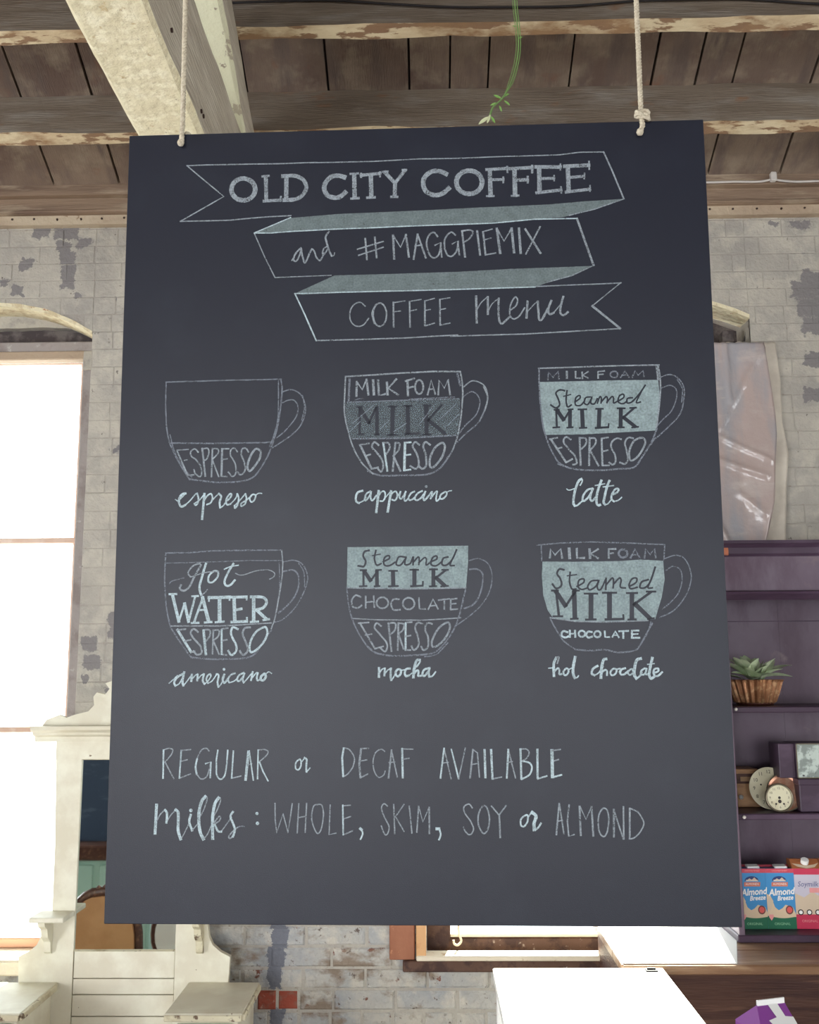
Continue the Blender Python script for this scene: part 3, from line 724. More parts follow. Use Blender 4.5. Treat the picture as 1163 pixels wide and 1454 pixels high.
BOARD = """C banner_drawing
2l161 -3018 4610 -2757 4613 -2187 4608 -1701 4603 -1276 4608
2l161 -3018 4610 -2512 4164 -3089 3832
2l160 -3089 3832 -2418 3832 -1935 3866 -1614 3875
C banner_drawing+
2l150 -1370 4604 -565 4598 77 4617 497 4611
C banner_drawing+
2l148 493 4611 965 4615 1422 4618 1929 4620 2182 4647 2498 4644
2l201 2498 4644 2602 4380 2739 3990
C banner_drawing+
2f0 -2100 3647 -1611 3843 -993 3881 -343 3893 -65 3898 884 3922 1774 3940 2213 3970 2739 3990 2364 3860 2032 3782 1942 3760 1403 3733 1036 3697 325 3695 -436 3682 -1081 3671 -1561 3658 -1882 3641
2f0 -1558 2806 -1036 3041 -306 3044 569 3053 1262 3076 1847 3083 2322 3092 2039 2966 1725 2882 1569 2825 1021 2814 475 2814 -118 2813 -875 2810 -1445 2790
3l150 -2100 3647 -1885 3641 -1568 3658 -1085 3671 -436 3682 320 3695 1037 3702 1568 3741 2124 3739
3l148 -1558 2806 -879 2810 -118 2812 475 2814 1565 2825
2l150 -2100 3647 -1956 3314 -1819 3030
2l121 -1819 3030 -1079 3043
2l273 2124 3739 2322 3099
2l135 2322 3097 2039 2966 1720 2884
2l136 2739 3990 2364 3860 2025 3782
3l140 -2100 3647 -1617 3848
C banner_drawing+
3l185 -1549 2796 -1423 2519 -1270 2169
2l165 -1270 2169 -685 2172 -121 2180 558 2205
C banner_drawing+
2l163 468 2191 1438 2202 2634 2247
2l135 2664 2860 2288 2556
2l287 2288 2556 2634 2247
2l145 1568 2831 2664 2854
C title_lettering
2c621 -2095 4251 -2115 4176 -2172 4121 -2251 4103 -2331 4126 -2390 4183 -2412 4260 -2392 4335 -2335 4390 -2256 4408 -2176 4385 -2117 4328
2l527 -1955 4432 -1946 4093
2l301 -2003 4430 -1913 4436
2l413 -1978 4086 -1757 4093
2l244 -1757 4080 -1751 4144
2l564 -1680 4416 -1680 4098
2s526 -1732 4426 -1562 4426 -1449 4358 -1414 4256 -1463 4156 -1559 4100 -1712 4092
C title_lettering
2s617 -905 4386 -990 4413 -1087 4396 -1162 4313 -1175 4229 -1134 4144 -1046 4108 -966 4119 -894 4180
2l579 -778 4421 -773 4101
2l280 -830 4434 -725 4438
2l317 -821 4089 -717 4093
2l429 -690 4410 -433 4428
2l578 -560 4415 -553 4103
2l335 -610 4096 -506 4099
2l243 -687 4381 -687 4439
2l242 -437 4449 -437 4383
2l503 -376 4447 -240 4288
2l465 -240 4288 -108 4461
2l539 -240 4305 -246 4103
2l334 -294 4098 -208 4096
2l280 -405 4451 -332 4452
2l279 -140 4469 -89 4469
C title_lettering
2s611 440 4395 337 4440 233 4430 153 4361 132 4278 159 4176 238 4119 318 4108 398 4136 470 4201
2c627 904 4268 880 4188 818 4131 734 4112 650 4136 589 4196 568 4277 591 4357 654 4415 738 4434 822 4410 883 4349
2l554 1009 4438 1012 4078
2l425 966 4443 1240 4452
2l240 1236 4479 1239 4395
2l387 1035 4300 1185 4299
2l239 1183 4332 1181 4254
2l276 960 4074 1054 4073
2l608 1331 4449 1331 4074
2l461 1275 4447 1564 4454
2l276 1564 4483 1562 4382
2l460 1359 4286 1501 4287
2l276 1502 4332 1500 4245
2l275 1283 4069 1378 4071
C title_lettering+
2l606 1653 4460 1651 4115
2l496 1609 4461 1931 4450
2l202 1932 4495 1929 4407
2l385 1687 4298 1845 4297
2l202 1846 4337 1844 4262
2l421 1610 4103 1935 4134
2l201 1932 4178 1934 4091
2l568 2026 4460 2029 4113
2l513 1985 4461 2303 4466
2l220 2305 4519 2304 4407
2l384 2059 4304 2236 4315
2l201 2243 4356 2235 4280
2l420 1993 4103 2306 4134
2l201 2310 4185 2305 4105
C tagline_lettering
2s148 -1598 3256 -1543 3350 -1479 3428
2s204 -1479 3428 -1550 3351 -1574 3268 -1538 3248 -1494 3333 -1476 3415
2s223 -1476 3418 -1459 3315 -1430 3223 -1398 3264 -1367 3346 -1335 3408
2s204 -1335 3408 -1303 3378 -1279 3303 -1231 3247 -1199 3292 -1176 3350
2s167 -1132 3440 -1179 3408 -1195 3342 -1176 3325 -1125 3407
2s241 -1113 3639 -1153 3573 -1141 3490 -1104 3373 -1072 3303
2s120 -1072 3303 -1045 3313 -1036 3351
C tagline_lettering
2l222 -635 3535 -612 3245
2l222 -508 3549 -485 3267
2l185 -738 3389 -397 3488
2l185 -723 3306 -397 3409
C tagline_lettering+
2l277 -269 3571 -254 3247
2l221 -269 3571 -171 3403 -100 3574
2l276 -100 3574 -64 3269
2l239 -1 3237 52 3576
2l221 52 3576 157 3250
2l165 16 3416 108 3427
2s211 313 3537 267 3594 210 3570 171 3481 177 3375 220 3275 270 3247 321 3286 347 3364 354 3450
2l211 278 3419 354 3456 365 3258
2s211 545 3551 501 3592 450 3566 405 3488 404 3383 434 3290 484 3262 535 3300 568 3365 581 3464
2l211 505 3433 575 3471 592 3279
2l257 634 3608 667 3251
2s211 634 3606 741 3615 772 3578 727 3500 651 3449
2l256 829 3603 862 3273
2l238 905 3588 931 3271
2l165 905 3588 1025 3621
2l165 909 3473 1010 3500
2l201 931 3271 1063 3294
C tagline_lettering+
2l311 1085 3630 1123 3291
2l220 1085 3630 1176 3454 1277 3625
2l311 1277 3625 1302 3295
2l310 1371 3622 1388 3284
2l274 1454 3612 1643 3278
2l200 1648 3640 1455 3271
C tagline_lettering
2s165 -634 2615 -704 2669 -789 2632 -836 2526 -817 2408 -741 2348 -657 2366 -590 2452
2c201 -358 2496 -370 2418 -402 2362 -446 2342 -489 2364 -520 2422 -532 2500 -520 2577 -488 2634 -445 2654 -401 2632 -370 2574
2s220 -496 2636 -543 2519 -515 2382
2l210 -269 2660 -267 2329
2l146 -269 2654 -118 2676
2l146 -266 2533 -176 2541
2l210 -58 2665 -55 2324
2l146 -58 2669 93 2691
2l146 -53 2538 32 2556
2l210 140 2670 137 2334
2l146 140 2670 264 2701
2l146 144 2544 210 2552
2l164 137 2334 261 2370
2l209 334 2686 334 2341
2l146 334 2686 465 2706
2l145 336 2549 407 2561
2l163 334 2341 461 2366
C tagline_lettering
2l272 802 2720 805 2362
2s136 807 2527 863 2627 953 2710
2l272 952 2706 949 2474
2s136 959 2524 1009 2614 1094 2683
2s254 1094 2683 1086 2541 1093 2400 1121 2343 1170 2378 1234 2437
2s190 1231 2518 1310 2577 1335 2657 1303 2695 1246 2599 1230 2478 1268 2406 1346 2435 1422 2550
2l271 1463 2638 1443 2413
2s135 1454 2493 1544 2592 1593 2631
2s271 1593 2631 1599 2490 1607 2389 1646 2398 1716 2528
2s135 1716 2528 1768 2638
2s270 1768 2638 1726 2528 1738 2457 1793 2476
2s135 1793 2476 1883 2585
2s270 1922 2689 1886 2564 1878 2474 1917 2439 1976 2482
C cup_drawing
1l175 -3220 1653 -2571 1660 -1720 1664
1s175 -3220 1653 -3219 1379 -3202 1092 -3158 862 -3039 614 -2883 367
1s200 -2883 376 -2714 350 -2526 328 -2302 331 -2135 357 -2024 430 -1896 635 -1823 823 -1769 1011 -1725 1296 -1709 1545 -1729 1660
1s146 -1757 1642 -1754 1354 -1761 1125 -1806 936 -1860 785
1s147 -3151 957 -3099 766 -2981 538 -2855 400
1l183 -3139 847 -2592 835 -1936 834 -1842 842
1s155 -1699 1497 -1587 1523 -1473 1464 -1416 1348 -1406 1214 -1470 1044 -1600 914 -1823 766
1s146 -1702 1353 -1623 1386 -1548 1379 -1500 1292 -1527 1159 -1657 991 -1768 898
1s127 -1445 1444 -1416 1291 -1452 1120
C cup_lettering
2l201 -3058 749 -2910 426
2l146 -3058 753 -2909 761
2l146 -2961 618 -2921 627
2l182 -2910 426 -2830 429
2s182 -2780 722 -2825 766 -2877 733 -2869 673 -2801 618 -2746 537 -2731 444 -2757 404 -2811 445 -2832 498
2l237 -2731 771 -2684 410
2s182 -2731 765 -2658 770 -2644 710 -2669 636 -2708 610
2l209 -2598 769 -2604 402
2s182 -2598 765 -2532 762 -2524 708 -2602 622
2l182 -2595 615 -2511 400
2l273 -2472 763 -2476 407
2l182 -2472 761 -2385 762
2l164 -2476 620 -2403 632
2l181 -2476 407 -2405 402
2s182 -2274 721 -2319 769 -2358 745 -2364 679 -2309 584 -2288 491 -2300 424 -2339 405 -2387 459
2s200 -2132 715 -2166 763 -2212 757 -2225 690 -2190 596 -2169 516 -2188 449 -2234 423 -2267 457
2c272 -2040 754 -2092 688 -2130 595 -2142 515 -2115 468 -2063 514 -1992 620 -1973 700 -1993 740
C name_lettering
3s136 -3062 116 -3028 95 -2983 135 -2935 187
3s290 -2931 191 -2975 181 -3012 128 -3010 62 -2984 22 -2934 41
3s163 -2934 41 -2870 100 -2805 179 -2779 192
3s218 -2785 185 -2767 138 -2770 72 -2799 39 -2816 60
3s154 -2816 60 -2751 105 -2692 177
3l308 -2690 184 -2712 -140
3s199 -2697 84 -2659 150 -2607 183 -2586 136 -2604 70 -2657 44
3s154 -2617 57 -2566 122 -2507 181
3s253 -2507 181 -2474 148 -2492 69 -2484 2
3s153 -2484 2 -2445 28 -2394 107
3s217 -2393 94 -2354 133 -2342 173 -2368 173 -2407 107 -2399 41 -2353 47
3s153 -2353 47 -2288 119 -2269 178
3s217 -2269 178 -2249 118 -2261 39 -2293 -6 -2300 27
3s153 -2300 27 -2235 92 -2164 177
3s199 -2164 177 -2150 117 -2168 45 -2214 19 -2215 52 -2156 91 -2091 143
3c198 -2071 166 -2104 130 -2103 90 -2079 70 -2048 96 -2032 155
3s135 -2038 149 -1999 179 -1953 178
C cup_drawing
0f0 -893 1339 -143 1349 580 1361 568 1125 533 880 39 869 -814 868 -879 1092
2l200 -890 1683 -515 1699 -141 1717 232 1729 585 1723
2s182 -890 1683 -899 1435 -904 1225 -870 1035 -795 769 -684 561 -536 409
1s215 -610 448 -444 389 -186 386 35 386 201 408 330 490 461 675
2s196 405 601 461 675 527 843 576 1068 608 1351 610 1541 585 1723
1l272 -837 1654 -848 1367
1l270 548 1695 583 1542
1l154 -870 1344 -329 1356 562 1367
1l180 -795 867 -146 863 537 890
1l127 -768 1375 -665 1392
1l126 -69 1372 507 1391
2s162 629 1522 732 1596 861 1556 924 1440 911 1270 816 1064
1s161 892 1233 816 1064 648 916 536 805
1s152 608 1380 711 1454 785 1424 829 1328 781 1159 631 1010 565 917
2s179 879 1517 928 1383 896 1232
1l108 -795 1071 -535 1295
1l108 -833 958 -702 1089
1l108 -442 990 -330 1102
1l108 40 1020 227 1263
1l108 299 1091 524 1296
1l107 410 1014 559 1163
1l108 -275 950 -108 1060
C cup_lettering
2l272 -749 1422 -744 1613
2l236 -744 1613 -674 1507 -618 1640
2l272 -618 1640 -594 1439
2l308 -534 1629 -525 1437
2l290 -469 1628 -460 1427 -381 1444
2l290 -357 1597 -348 1434
2l271 -235 1637 -338 1520 -214 1432
2l289 -92 1621 -87 1420
2l235 -118 1608 -2 1644
2l235 -90 1516 -21 1533
2c234 109 1527 102 1482 82 1449 56 1437 30 1449 11 1483 5 1529 12 1575 31 1608 58 1620 84 1607 102 1573
2l234 164 1425 212 1615 262 1433
2l198 177 1492 244 1500
2l234 299 1423 314 1613 378 1507 426 1621 451 1420
dl307 -708 1269 -708 934
dl452 -702 1263 -587 1072
dl270 -587 1068 -497 1271
dl451 -486 1265 -487 930
dl226 -749 1279 -674 1282
dl225 -740 923 -662 927
dl225 -517 916 -457 919
dl541 -283 1262 -290 922
dl234 -339 1282 -227 1280
dl234 -350 909 -229 907
dl540 -92 1268 -90 928
dl234 -144 1284 -42 1283
dl305 -127 917 48 922
dl539 144 1274 146 924
dl234 107 1288 200 1286
dl233 98 906 196 908
dl305 339 1284 166 1093
dl484 174 1093 375 917
2l270 -702 787 -555 475
2l207 -702 787 -587 804
2l206 -638 641 -569 662
2l233 -555 475 -471 492
2s233 -465 779 -517 821 -550 762 -495 689 -425 595 -407 501 -435 436 -471 474
3l251 -406 810 -355 444
2s215 -402 806 -341 806 -323 743 -369 659
2l251 -252 808 -287 443
2s215 -252 808 -198 794 -212 713 -277 639
2l233 -277 639 -189 442
3l323 -128 806 -139 450
3l215 -128 806 -54 810
3l197 -133 643 -59 653
3l214 -139 450 -60 458
2s233 53 775 1 813 -32 754 19 663 45 532 8 467 -65 505
2s250 189 773 131 811 102 752 133 643 137 512 91 466 45 504
2c268 333 795 250 734 188 604 187 496 238 492 331 602 373 714 370 774
C name_lettering
3s268 -669 196 -730 175 -755 113 -749 58 -714 41
3s161 -714 41 -659 69 -628 112
3s214 -571 188 -622 155 -644 93 -628 72 -585 124 -561 185
3s214 -563 185 -567 99 -543 71 -493 135
3l303 -466 190 -497 -81
3s196 -481 97 -438 171 -395 183 -383 121 -408 66 -451 60
3s134 -401 84 -352 139 -315 182
3l303 -309 188 -353 -77
3s196 -328 95 -291 163 -248 181 -230 131 -255 70 -297 77
3s133 -255 76 -190 180
3s214 -190 180 -203 106 -181 87 -144 136 -123 179
3s196 -123 179 -142 93 -130 56 -89 92
3s213 -13 178 -58 154 -89 99 -71 67 -22 91 15 140
3s213 85 183 27 153 -10 91 14 66 63 90 119 164
3s231 125 176 100 102 112 65 161 114
2p284 136 238
3s195 161 114 211 175 188 83
3s195 192 89 247 162 274 172 259 100 265 51 301 81
3c213 363 163 318 130 308 87 344 81 387 123 391 163
3s133 388 158 424 178 455 182
C cup_drawing
3f0 1586 1566 1954 1568 2505 1572 3086 1567 3101 1316 3066 1072 3036 914 2809 905 2118 878 1643 880 1604 1153
2l179 1581 1745 2143 1753 2694 1762 3106 1760
1s197 1590 1750 1585 1532 1597 1247 1627 965 1694 739 1798 533 1942 447
1s212 1798 505 1978 441 2249 415 2539 429 2738 445 2833 555 2967 757 3047 942
2s193 3036 914 3085 1222 3114 1504 3096 1750
2l265 3074 1741 3086 1570
1s159 3109 1598 3238 1634 3345 1575 3404 1461 3397 1310 3344 1124 3192 958 3005 793
1s141 3112 1457 3232 1492 3303 1444 3307 1331 3237 1163 3124 1053 3057 979
1s141 3326 1566 3385 1442 3368 1273
1s158 2986 775 3024 830 2966 738
C cup_lettering
1l214 1697 1596 1709 1691 1762 1623 1829 1698 1839 1603
2l267 1939 1696 1937 1611
2l214 2050 1694 2047 1609 2106 1607
2l214 2132 1683 2135 1601
2l196 2209 1691 2140 1645 2207 1606
2l213 2332 1603 2334 1689 2417 1697
2l178 2337 1647 2397 1653
1c204 2580 1646 2574 1625 2556 1610 2533 1605 2511 1611 2494 1627 2489 1648 2496 1669 2513 1684 2536 1689 2559 1683 2575 1667
1l195 2616 1608 2674 1692 2722 1606
1l160 2635 1636 2708 1638
1l195 2762 1605 2802 1689 2836 1632 2902 1688 2912 1612
ds222 1905 1446 1846 1459 1794 1418 1823 1338 1836 1262 1783 1225 1726 1268
ds213 1936 1449 1920 1336 1936 1238 1986 1263
dl160 1890 1375 1982 1396
ds204 2029 1297 2098 1348 2088 1382 2043 1349 2037 1262 2101 1254 2152 1310
ds204 2227 1361 2168 1351 2148 1285 2193 1265 2245 1346
ds204 2245 1359 2230 1284 2275 1270 2314 1339
ds204 2312 1277 2348 1363 2365 1328 2358 1276
ds204 2364 1295 2425 1361 2442 1331 2433 1280
ds203 2437 1293 2498 1360 2519 1335 2517 1277 2569 1302
ds203 2578 1302 2647 1348 2639 1390 2589 1362 2577 1287 2640 1267 2687 1304
ds212 2756 1340 2694 1332 2686 1276 2747 1288 2846 1392 2923 1502
ds194 2868 1414 2801 1279 2856 1286
dl266 1792 1191 1795 981
dl479 1801 1197 1882 1069
dl266 1886 1069 1971 1200
dl479 1966 1188 1960 978
dl222 1766 1201 1829 1202
dl230 1746 970 1828 975
dl222 1944 1202 2003 1205
dl230 1923 967 1996 972
dl514 2118 1191 2120 972
dl230 2068 1200 2173 1200
dl230 2080 961 2169 963
dl513 2337 1197 2321 968
dl230 2292 1205 2383 1204
dl265 2280 958 2439 965
dl212 2441 961 2446 1008
dl512 2605 1196 2594 972
dl230 2562 1208 2657 1205
dl229 2561 959 2637 961
dl282 2766 1203 2634 1089
dl476 2634 1089 2776 969
dl229 2720 1209 2797 1212
dl229 2735 956 2815 964
2l248 1715 823 1898 522
2l195 1700 823 1797 840
2l194 1781 697 1849 714
2l211 1898 522 1977 563
2s221 1966 815 1907 848 1873 792 1930 698 2010 604 2031 511 1983 493
2l247 2076 836 2079 482
2s212 2076 830 2152 825 2150 751 2094 692
2l247 2202 834 2184 481
2s212 2202 828 2274 820 2268 749 2203 675
2l229 2203 675 2302 475
2l247 2353 822 2351 478
2l194 2353 822 2435 836
2l193 2353 655 2424 668
2l202 2351 478 2436 477
2s220 2597 809 2538 819 2482 779 2467 709 2509 615 2515 522 2478 486 2437 514
2s220 2746 816 2683 826 2641 762 2659 650 2670 553 2632 493 2569 512
2c246 2843 824 2751 779 2696 668 2692 557 2733 538 2817 610 2889 739 2887 801
C name_lettering
3s298 2087 309 2050 284 2011 197 1983 87 1976 5 1991 -32
3s210 1991 -32 2023 -24 2064 11 2097 35
3s132 1897 185 1924 169 1993 186
3s176 2087 309 2095 284 2066 229
3s245 2221 185 2160 172 2103 104 2090 44 2110 30 2166 80 2218 167
3s263 2221 181 2194 112 2187 48 2209 29 2251 70
3s298 2333 287 2301 212 2270 102 2263 10 2284 -29 2309 -20
3l158 2251 222 2370 243
3s298 2432 282 2400 210 2370 100 2351 9 2370 -19
3s157 2370 -19 2402 -10 2440 35
3l158 2350 204 2482 220
3s245 2474 108 2524 135 2542 170 2507 177 2462 118 2449 54 2480 18
3s157 2480 18 2534 34 2579 72
C cup_drawing
1l171 -3168 -568 -2843 -566 -2565 -545 -1697 -546
1l117 -3156 -697 -2470 -685 -2119 -674 -1695 -679
1s180 -3168 -571 -3174 -847 -3152 -1177 -3099 -1449 -3022 -1595 -2851 -1830 -2795 -1884
1s204 -2814 -1875 -2575 -1899 -2356 -1901 -2138 -1888 -2011 -1835 -1886 -1656 -1814 -1549
2s159 -1814 -1531 -1770 -1405 -1735 -1225 -1693 -953 -1676 -734 -1693 -547
1s125 -1723 -697 -1714 -1043 -1762 -1351
2l161 -3089 -1486 -2455 -1490 -1815 -1459
1s152 -1668 -697 -1548 -676 -1438 -718 -1373 -828 -1363 -937 -1417 -1100 -1525 -1281 -1670 -1415 -1779 -1450
1s196 -1666 -816 -1547 -799 -1482 -863 -1472 -991 -1526 -1136 -1635 -1262 -1725 -1333
1s142 -1475 -717 -1409 -828 -1399 -1010
C cup_lettering
2s198 -2725 -705 -2812 -732 -2878 -817 -2845 -872
2s251 -2714 -723 -2803 -887 -2856 -997 -2925 -1047 -2977 -1018 -2963 -974
3s287 -2651 -706 -2703 -888 -2728 -1016 -2702 -1104
2s143 -2702 -1104 -2656 -1071 -2626 -1035
1s126 -3112 -958 -3076 -922 -2928 -886
2s135 -2836 -873 -2652 -819 -2486 -808
3c233 -2542 -802 -2605 -853 -2617 -929 -2567 -945 -2503 -881 -2495 -817
3s269 -2300 -709 -2366 -818 -2410 -928 -2391 -986 -2336 -980 -2281 -920
3s161 -2417 -781 -2340 -749 -2238 -732
2s125 -2274 -834 -2190 -857 -2007 -804 -1860 -796 -1782 -833 -1789 -882 -1840 -911
3l394 -3068 -1095 -2980 -1432
3l268 -2980 -1432 -2912 -1206
3l376 -2912 -1206 -2857 -1437
3l268 -2857 -1437 -2781 -1125
3l269 -3109 -1089 -3016 -1087
3l250 -2821 -1117 -2739 -1114
3l285 -2790 -1448 -2679 -1126
3l447 -2686 -1135 -2603 -1435
3l232 -2735 -1293 -2639 -1286
3l250 -2820 -1451 -2728 -1449
3l267 -2654 -1447 -2563 -1439
3l464 -2471 -1137 -2465 -1432
3l411 -2609 -1136 -2338 -1132
3l267 -2515 -1443 -2410 -1436
3l214 -2606 -1123 -2604 -1181
3l214 -2341 -1120 -2343 -1169
3l446 -2287 -1133 -2273 -1437
3l356 -2318 -1133 -2127 -1131
3l320 -2266 -1293 -2189 -1279
3l320 -2318 -1443 -2117 -1435
3l214 -2127 -1120 -2127 -1167
3l213 -2120 -1388 -2119 -1439
3l445 -2039 -1135 -2035 -1432
3s356 -2076 -1131 -1966 -1132 -1898 -1151 -1877 -1205 -1918 -1268 -2018 -1295
3l391 -2000 -1295 -1880 -1404
3l266 -2075 -1443 -1976 -1438
3l266 -1916 -1422 -1839 -1410
3l303 -2996 -1532 -2815 -1812
2l214 -3005 -1537 -2891 -1527
2l214 -2901 -1678 -2824 -1659
2l213 -2815 -1812 -2769 -1803
2s231 -2733 -1564 -2794 -1524 -2826 -1578 -2773 -1659 -2698 -1741 -2683 -1822 -2741 -1843 -2788 -1798
3l320 -2665 -1543 -2628 -1840
2s213 -2665 -1539 -2588 -1540 -2587 -1616 -2644 -1687
2l213 -2542 -1540 -2544 -1832
2s196 -2546 -1544 -2472 -1544 -2477 -1616 -2540 -1670
2l195 -2540 -1670 -2463 -1841
3l249 -2436 -1536 -2430 -1841
2l195 -2436 -1530 -2359 -1518
2l195 -2433 -1674 -2366 -1662
2l212 -2430 -1841 -2363 -1851
3s266 -2231 -1532 -2299 -1509 -2316 -1599 -2259 -1708 -2248 -1798 -2308 -1851 -2349 -1797
2s248 -2076 -1511 -2147 -1520 -2169 -1600 -2122 -1709 -2103 -1798 -2162 -1852 -2203 -1798
3c266 -1902 -1509 -2002 -1566 -2073 -1691 -2075 -1808 -2011 -1799 -1918 -1710 -1864 -1603 -1869 -1531
C name_lettering
3s133 -3084 -2193 -3033 -2149 -2983 -2099
3s266 -2912 -2078 -2980 -2118 -3020 -2181 -3003 -2225
3s159 -3003 -2225 -2952 -2194 -2909 -2105 -2896 -2057
3s284 -2896 -2057 -2916 -2162 -2905 -2225
3s150 -2905 -2225 -2864 -2175 -2802 -2093
3l266 -2799 -2087 -2806 -2169
3s150 -2807 -2159 -2763 -2104 -2727 -2081
3l230 -2727 -2087 -2732 -2163
3s150 -2729 -2153 -2685 -2100 -2649 -2081
3s248 -2649 -2081 -2662 -2164 -2638 -2205
3s150 -2638 -2205 -2593 -2164 -2562 -2114
3s212 -2562 -2107 -2569 -2084 -2601 -2101 -2617 -2151 -2593 -2195
3s150 -2593 -2195 -2542 -2164 -2491 -2089
3s230 -2492 -2085 -2463 -2101 -2477 -2183 -2463 -2243
3s150 -2463 -2243 -2425 -2196 -2394 -2114
3s247 -2392 -2089 -2413 -2146 -2393 -2193 -2348 -2146
3p283 -2398 -2026
3s212 -2257 -2075 -2308 -2093 -2346 -2146 -2328 -2190
3s150 -2328 -2190 -2271 -2172 -2226 -2134
3s229 -2150 -2069 -2210 -2103 -2232 -2159 -2200 -2168 -2156 -2116
3s229 -2141 -2078 -2162 -2147 -2148 -2191
3s150 -2148 -2191 -2104 -2141 -2041 -2066
3l229 -2038 -2059 -2058 -2163
3s150 -2055 -2148 -1995 -2072 -1976 -2072
3s229 -1976 -2072 -1986 -2135 -1975 -2163 -1939 -2148
3c299 -1901 -2088 -1934 -2121 -1934 -2155 -1902 -2161 -1875 -2123 -1882 -2088
3s141 -1882 -2098 -1841 -2060 -1802 -2080
C cup_drawing
3f0 -860 -518 -475 -519 72 -517 654 -516 647 -749 619 -1047 -114 -1046 -868 -1025 -863 -734
1s177 -868 -1025 -849 -1206 -804 -1405 -713 -1603 -587 -1782 -479 -1846
1s210 -515 -1836 -335 -1870 -119 -1871 97 -1858 241 -1823 404 -1646 496 -1486
1s174 496 -1486 571 -1236 619 -1038
1s122 581 -1164 533 -1415
1s123 -767 -1495 -659 -1693 -533 -1818
1s157 97 -1885 240 -1859 385 -1718
2l159 -868 -1029 -114 -1050 619 -1042
2l141 -804 -1409 -478 -1429 64 -1438 551 -1412
1s140 660 -704 778 -678 886 -733 938 -843 935 -1005 860 -1185 714 -1345 496 -1504
1s193 667 -813 767 -814 829 -878 818 -1022 770 -1166 697 -1255 588 -1299
C cup_lettering
ds248 -589 -563 -645 -577 -662 -636 -631 -700 -658 -763 -726 -754
ds230 -503 -561 -521 -665 -494 -747 -436 -729
dl159 -549 -631 -448 -611
ds221 -412 -706 -335 -666 -344 -630 -394 -657 -403 -739 -339 -758 -261 -713
ds221 -144 -650 -217 -649 -248 -740 -194 -750 -126 -663
ds221 -126 -650 -139 -741 -75 -733 -38 -651
dl220 -35 -651 -39 -751
ds203 -39 -724 25 -652 40 -679 34 -748
ds203 34 -725 104 -662 129 -680 125 -753 170 -726
ds220 179 -712 256 -682 256 -642 207 -663 188 -745 251 -763 325 -710
ds229 401 -656 340 -673 324 -746 379 -756 448 -693 508 -566
ds211 467 -656 424 -756 478 -762
dl265 -658 -824 -658 -1000
dl477 -649 -824 -571 -941
dl265 -567 -941 -481 -822
dl477 -491 -825 -489 -1001
dl221 -698 -810 -622 -809
dl229 -709 -1012 -618 -1009
dl221 -503 -811 -436 -808
dl229 -522 -1014 -455 -1011
dl529 -290 -831 -286 -1003
dl229 -339 -821 -236 -822
dl229 -344 -1015 -226 -1013
dl528 -21 -815 -23 -1009
dl229 -76 -811 28 -812
dl264 -68 -1018 81 -1010
dl211 81 -1012 83 -961
dl527 215 -814 213 -1011
dl229 169 -808 264 -809
dl228 167 -1020 253 -1017
dl281 369 -819 241 -919
dl474 246 -912 352 -1009
dl228 323 -815 400 -816
dl228 309 -1021 399 -1015
2s211 -691 -1148 -755 -1122 -804 -1180 -795 -1261 -731 -1279 -682 -1247
2l211 -631 -1136 -631 -1280
2l211 -531 -1128 -522 -1272
2l194 -631 -1212 -528 -1200
2c211 -350 -1219 -360 -1254 -387 -1278 -423 -1287 -459 -1278 -486 -1253 -495 -1218 -485 -1184 -459 -1159 -422 -1150 -386 -1160 -360 -1185
2s211 -214 -1179 -283 -1175 -314 -1238 -287 -1305 -202 -1305
2c210 -24 -1231 -34 -1267 -61 -1293 -97 -1303 -133 -1293 -159 -1266 -169 -1230 -159 -1194 -132 -1168 -96 -1158 -60 -1168 -34 -1195
2l210 31 -1160 38 -1298 114 -1299
2l210 147 -1304 208 -1179 268 -1300
2l175 174 -1263 250 -1257
2l210 347 -1180 345 -1310
2l192 274 -1192 410 -1177
2l210 428 -1181 426 -1310
2l192 428 -1181 504 -1173
2l192 427 -1242 492 -1235
2l192 426 -1310 511 -1304
2l228 -704 -1469 -514 -1783
2l176 -722 -1468 -592 -1460
2l175 -637 -1616 -556 -1604
2l192 -514 -1783 -415 -1757
2s210 -438 -1506 -496 -1470 -519 -1533 -442 -1623 -366 -1730 -388 -1819 -446 -1780
2l245 -351 -1471 -311 -1815
2s210 -347 -1475 -266 -1472 -266 -1552 -324 -1609
2l228 -225 -1472 -235 -1803
2s201 -225 -1472 -158 -1485 -167 -1553 -229 -1606
2l210 -225 -1606 -163 -1789
3l245 -134 -1473 -136 -1803
2l192 -134 -1467 -58 -1461
2l192 -135 -1634 -74 -1625
2l192 -136 -1803 -75 -1804
2s218 77 -1483 14 -1469 -17 -1536 18 -1644 21 -1751 -34 -1804 -64 -1754
2s218 194 -1484 131 -1475 108 -1555 144 -1662 137 -1769 83 -1805 56 -1760
2c244 370 -1471 274 -1538 201 -1663 188 -1752 241 -1761 336 -1682 405 -1566 410 -1489
C name_lettering
3l279 -467 -2017 -469 -2132
3s157 -465 -2092 -433 -2039 -397 -2023
3l244 -395 -2026 -402 -2115
3s157 -395 -2092 -361 -2048 -319 -2026
3s261 -319 -2026 -325 -2110 -317 -2172
3s156 -317 -2172 -290 -2137 -258 -2075
3c261 -235 -2038 -262 -2071 -254 -2115 -222 -2120 -197 -2080 -202 -2045
3s157 -204 -2051 -159 -2045 -123 -2032
3s261 -85 -2028 -130 -2036 -150 -2080 -137 -2120 -97 -2112
3s156 -97 -2112 -52 -2077 -6 -2006 34 -1953
3s313 37 -1928 3 -1928 -24 -1988 -38 -2068 -43 -2138
3s156 37 -1928 41 -1949 3 -2006
3s243 -38 -2096 2 -2052 22 -2068 15 -2117 51 -2117
3s260 157 -2025 94 -2042 69 -2095 91 -2121 137 -2070
3s278 153 -2025 145 -2086 152 -2131
3s191 152 -2131 190 -2122 232 -2069
C cup_drawing
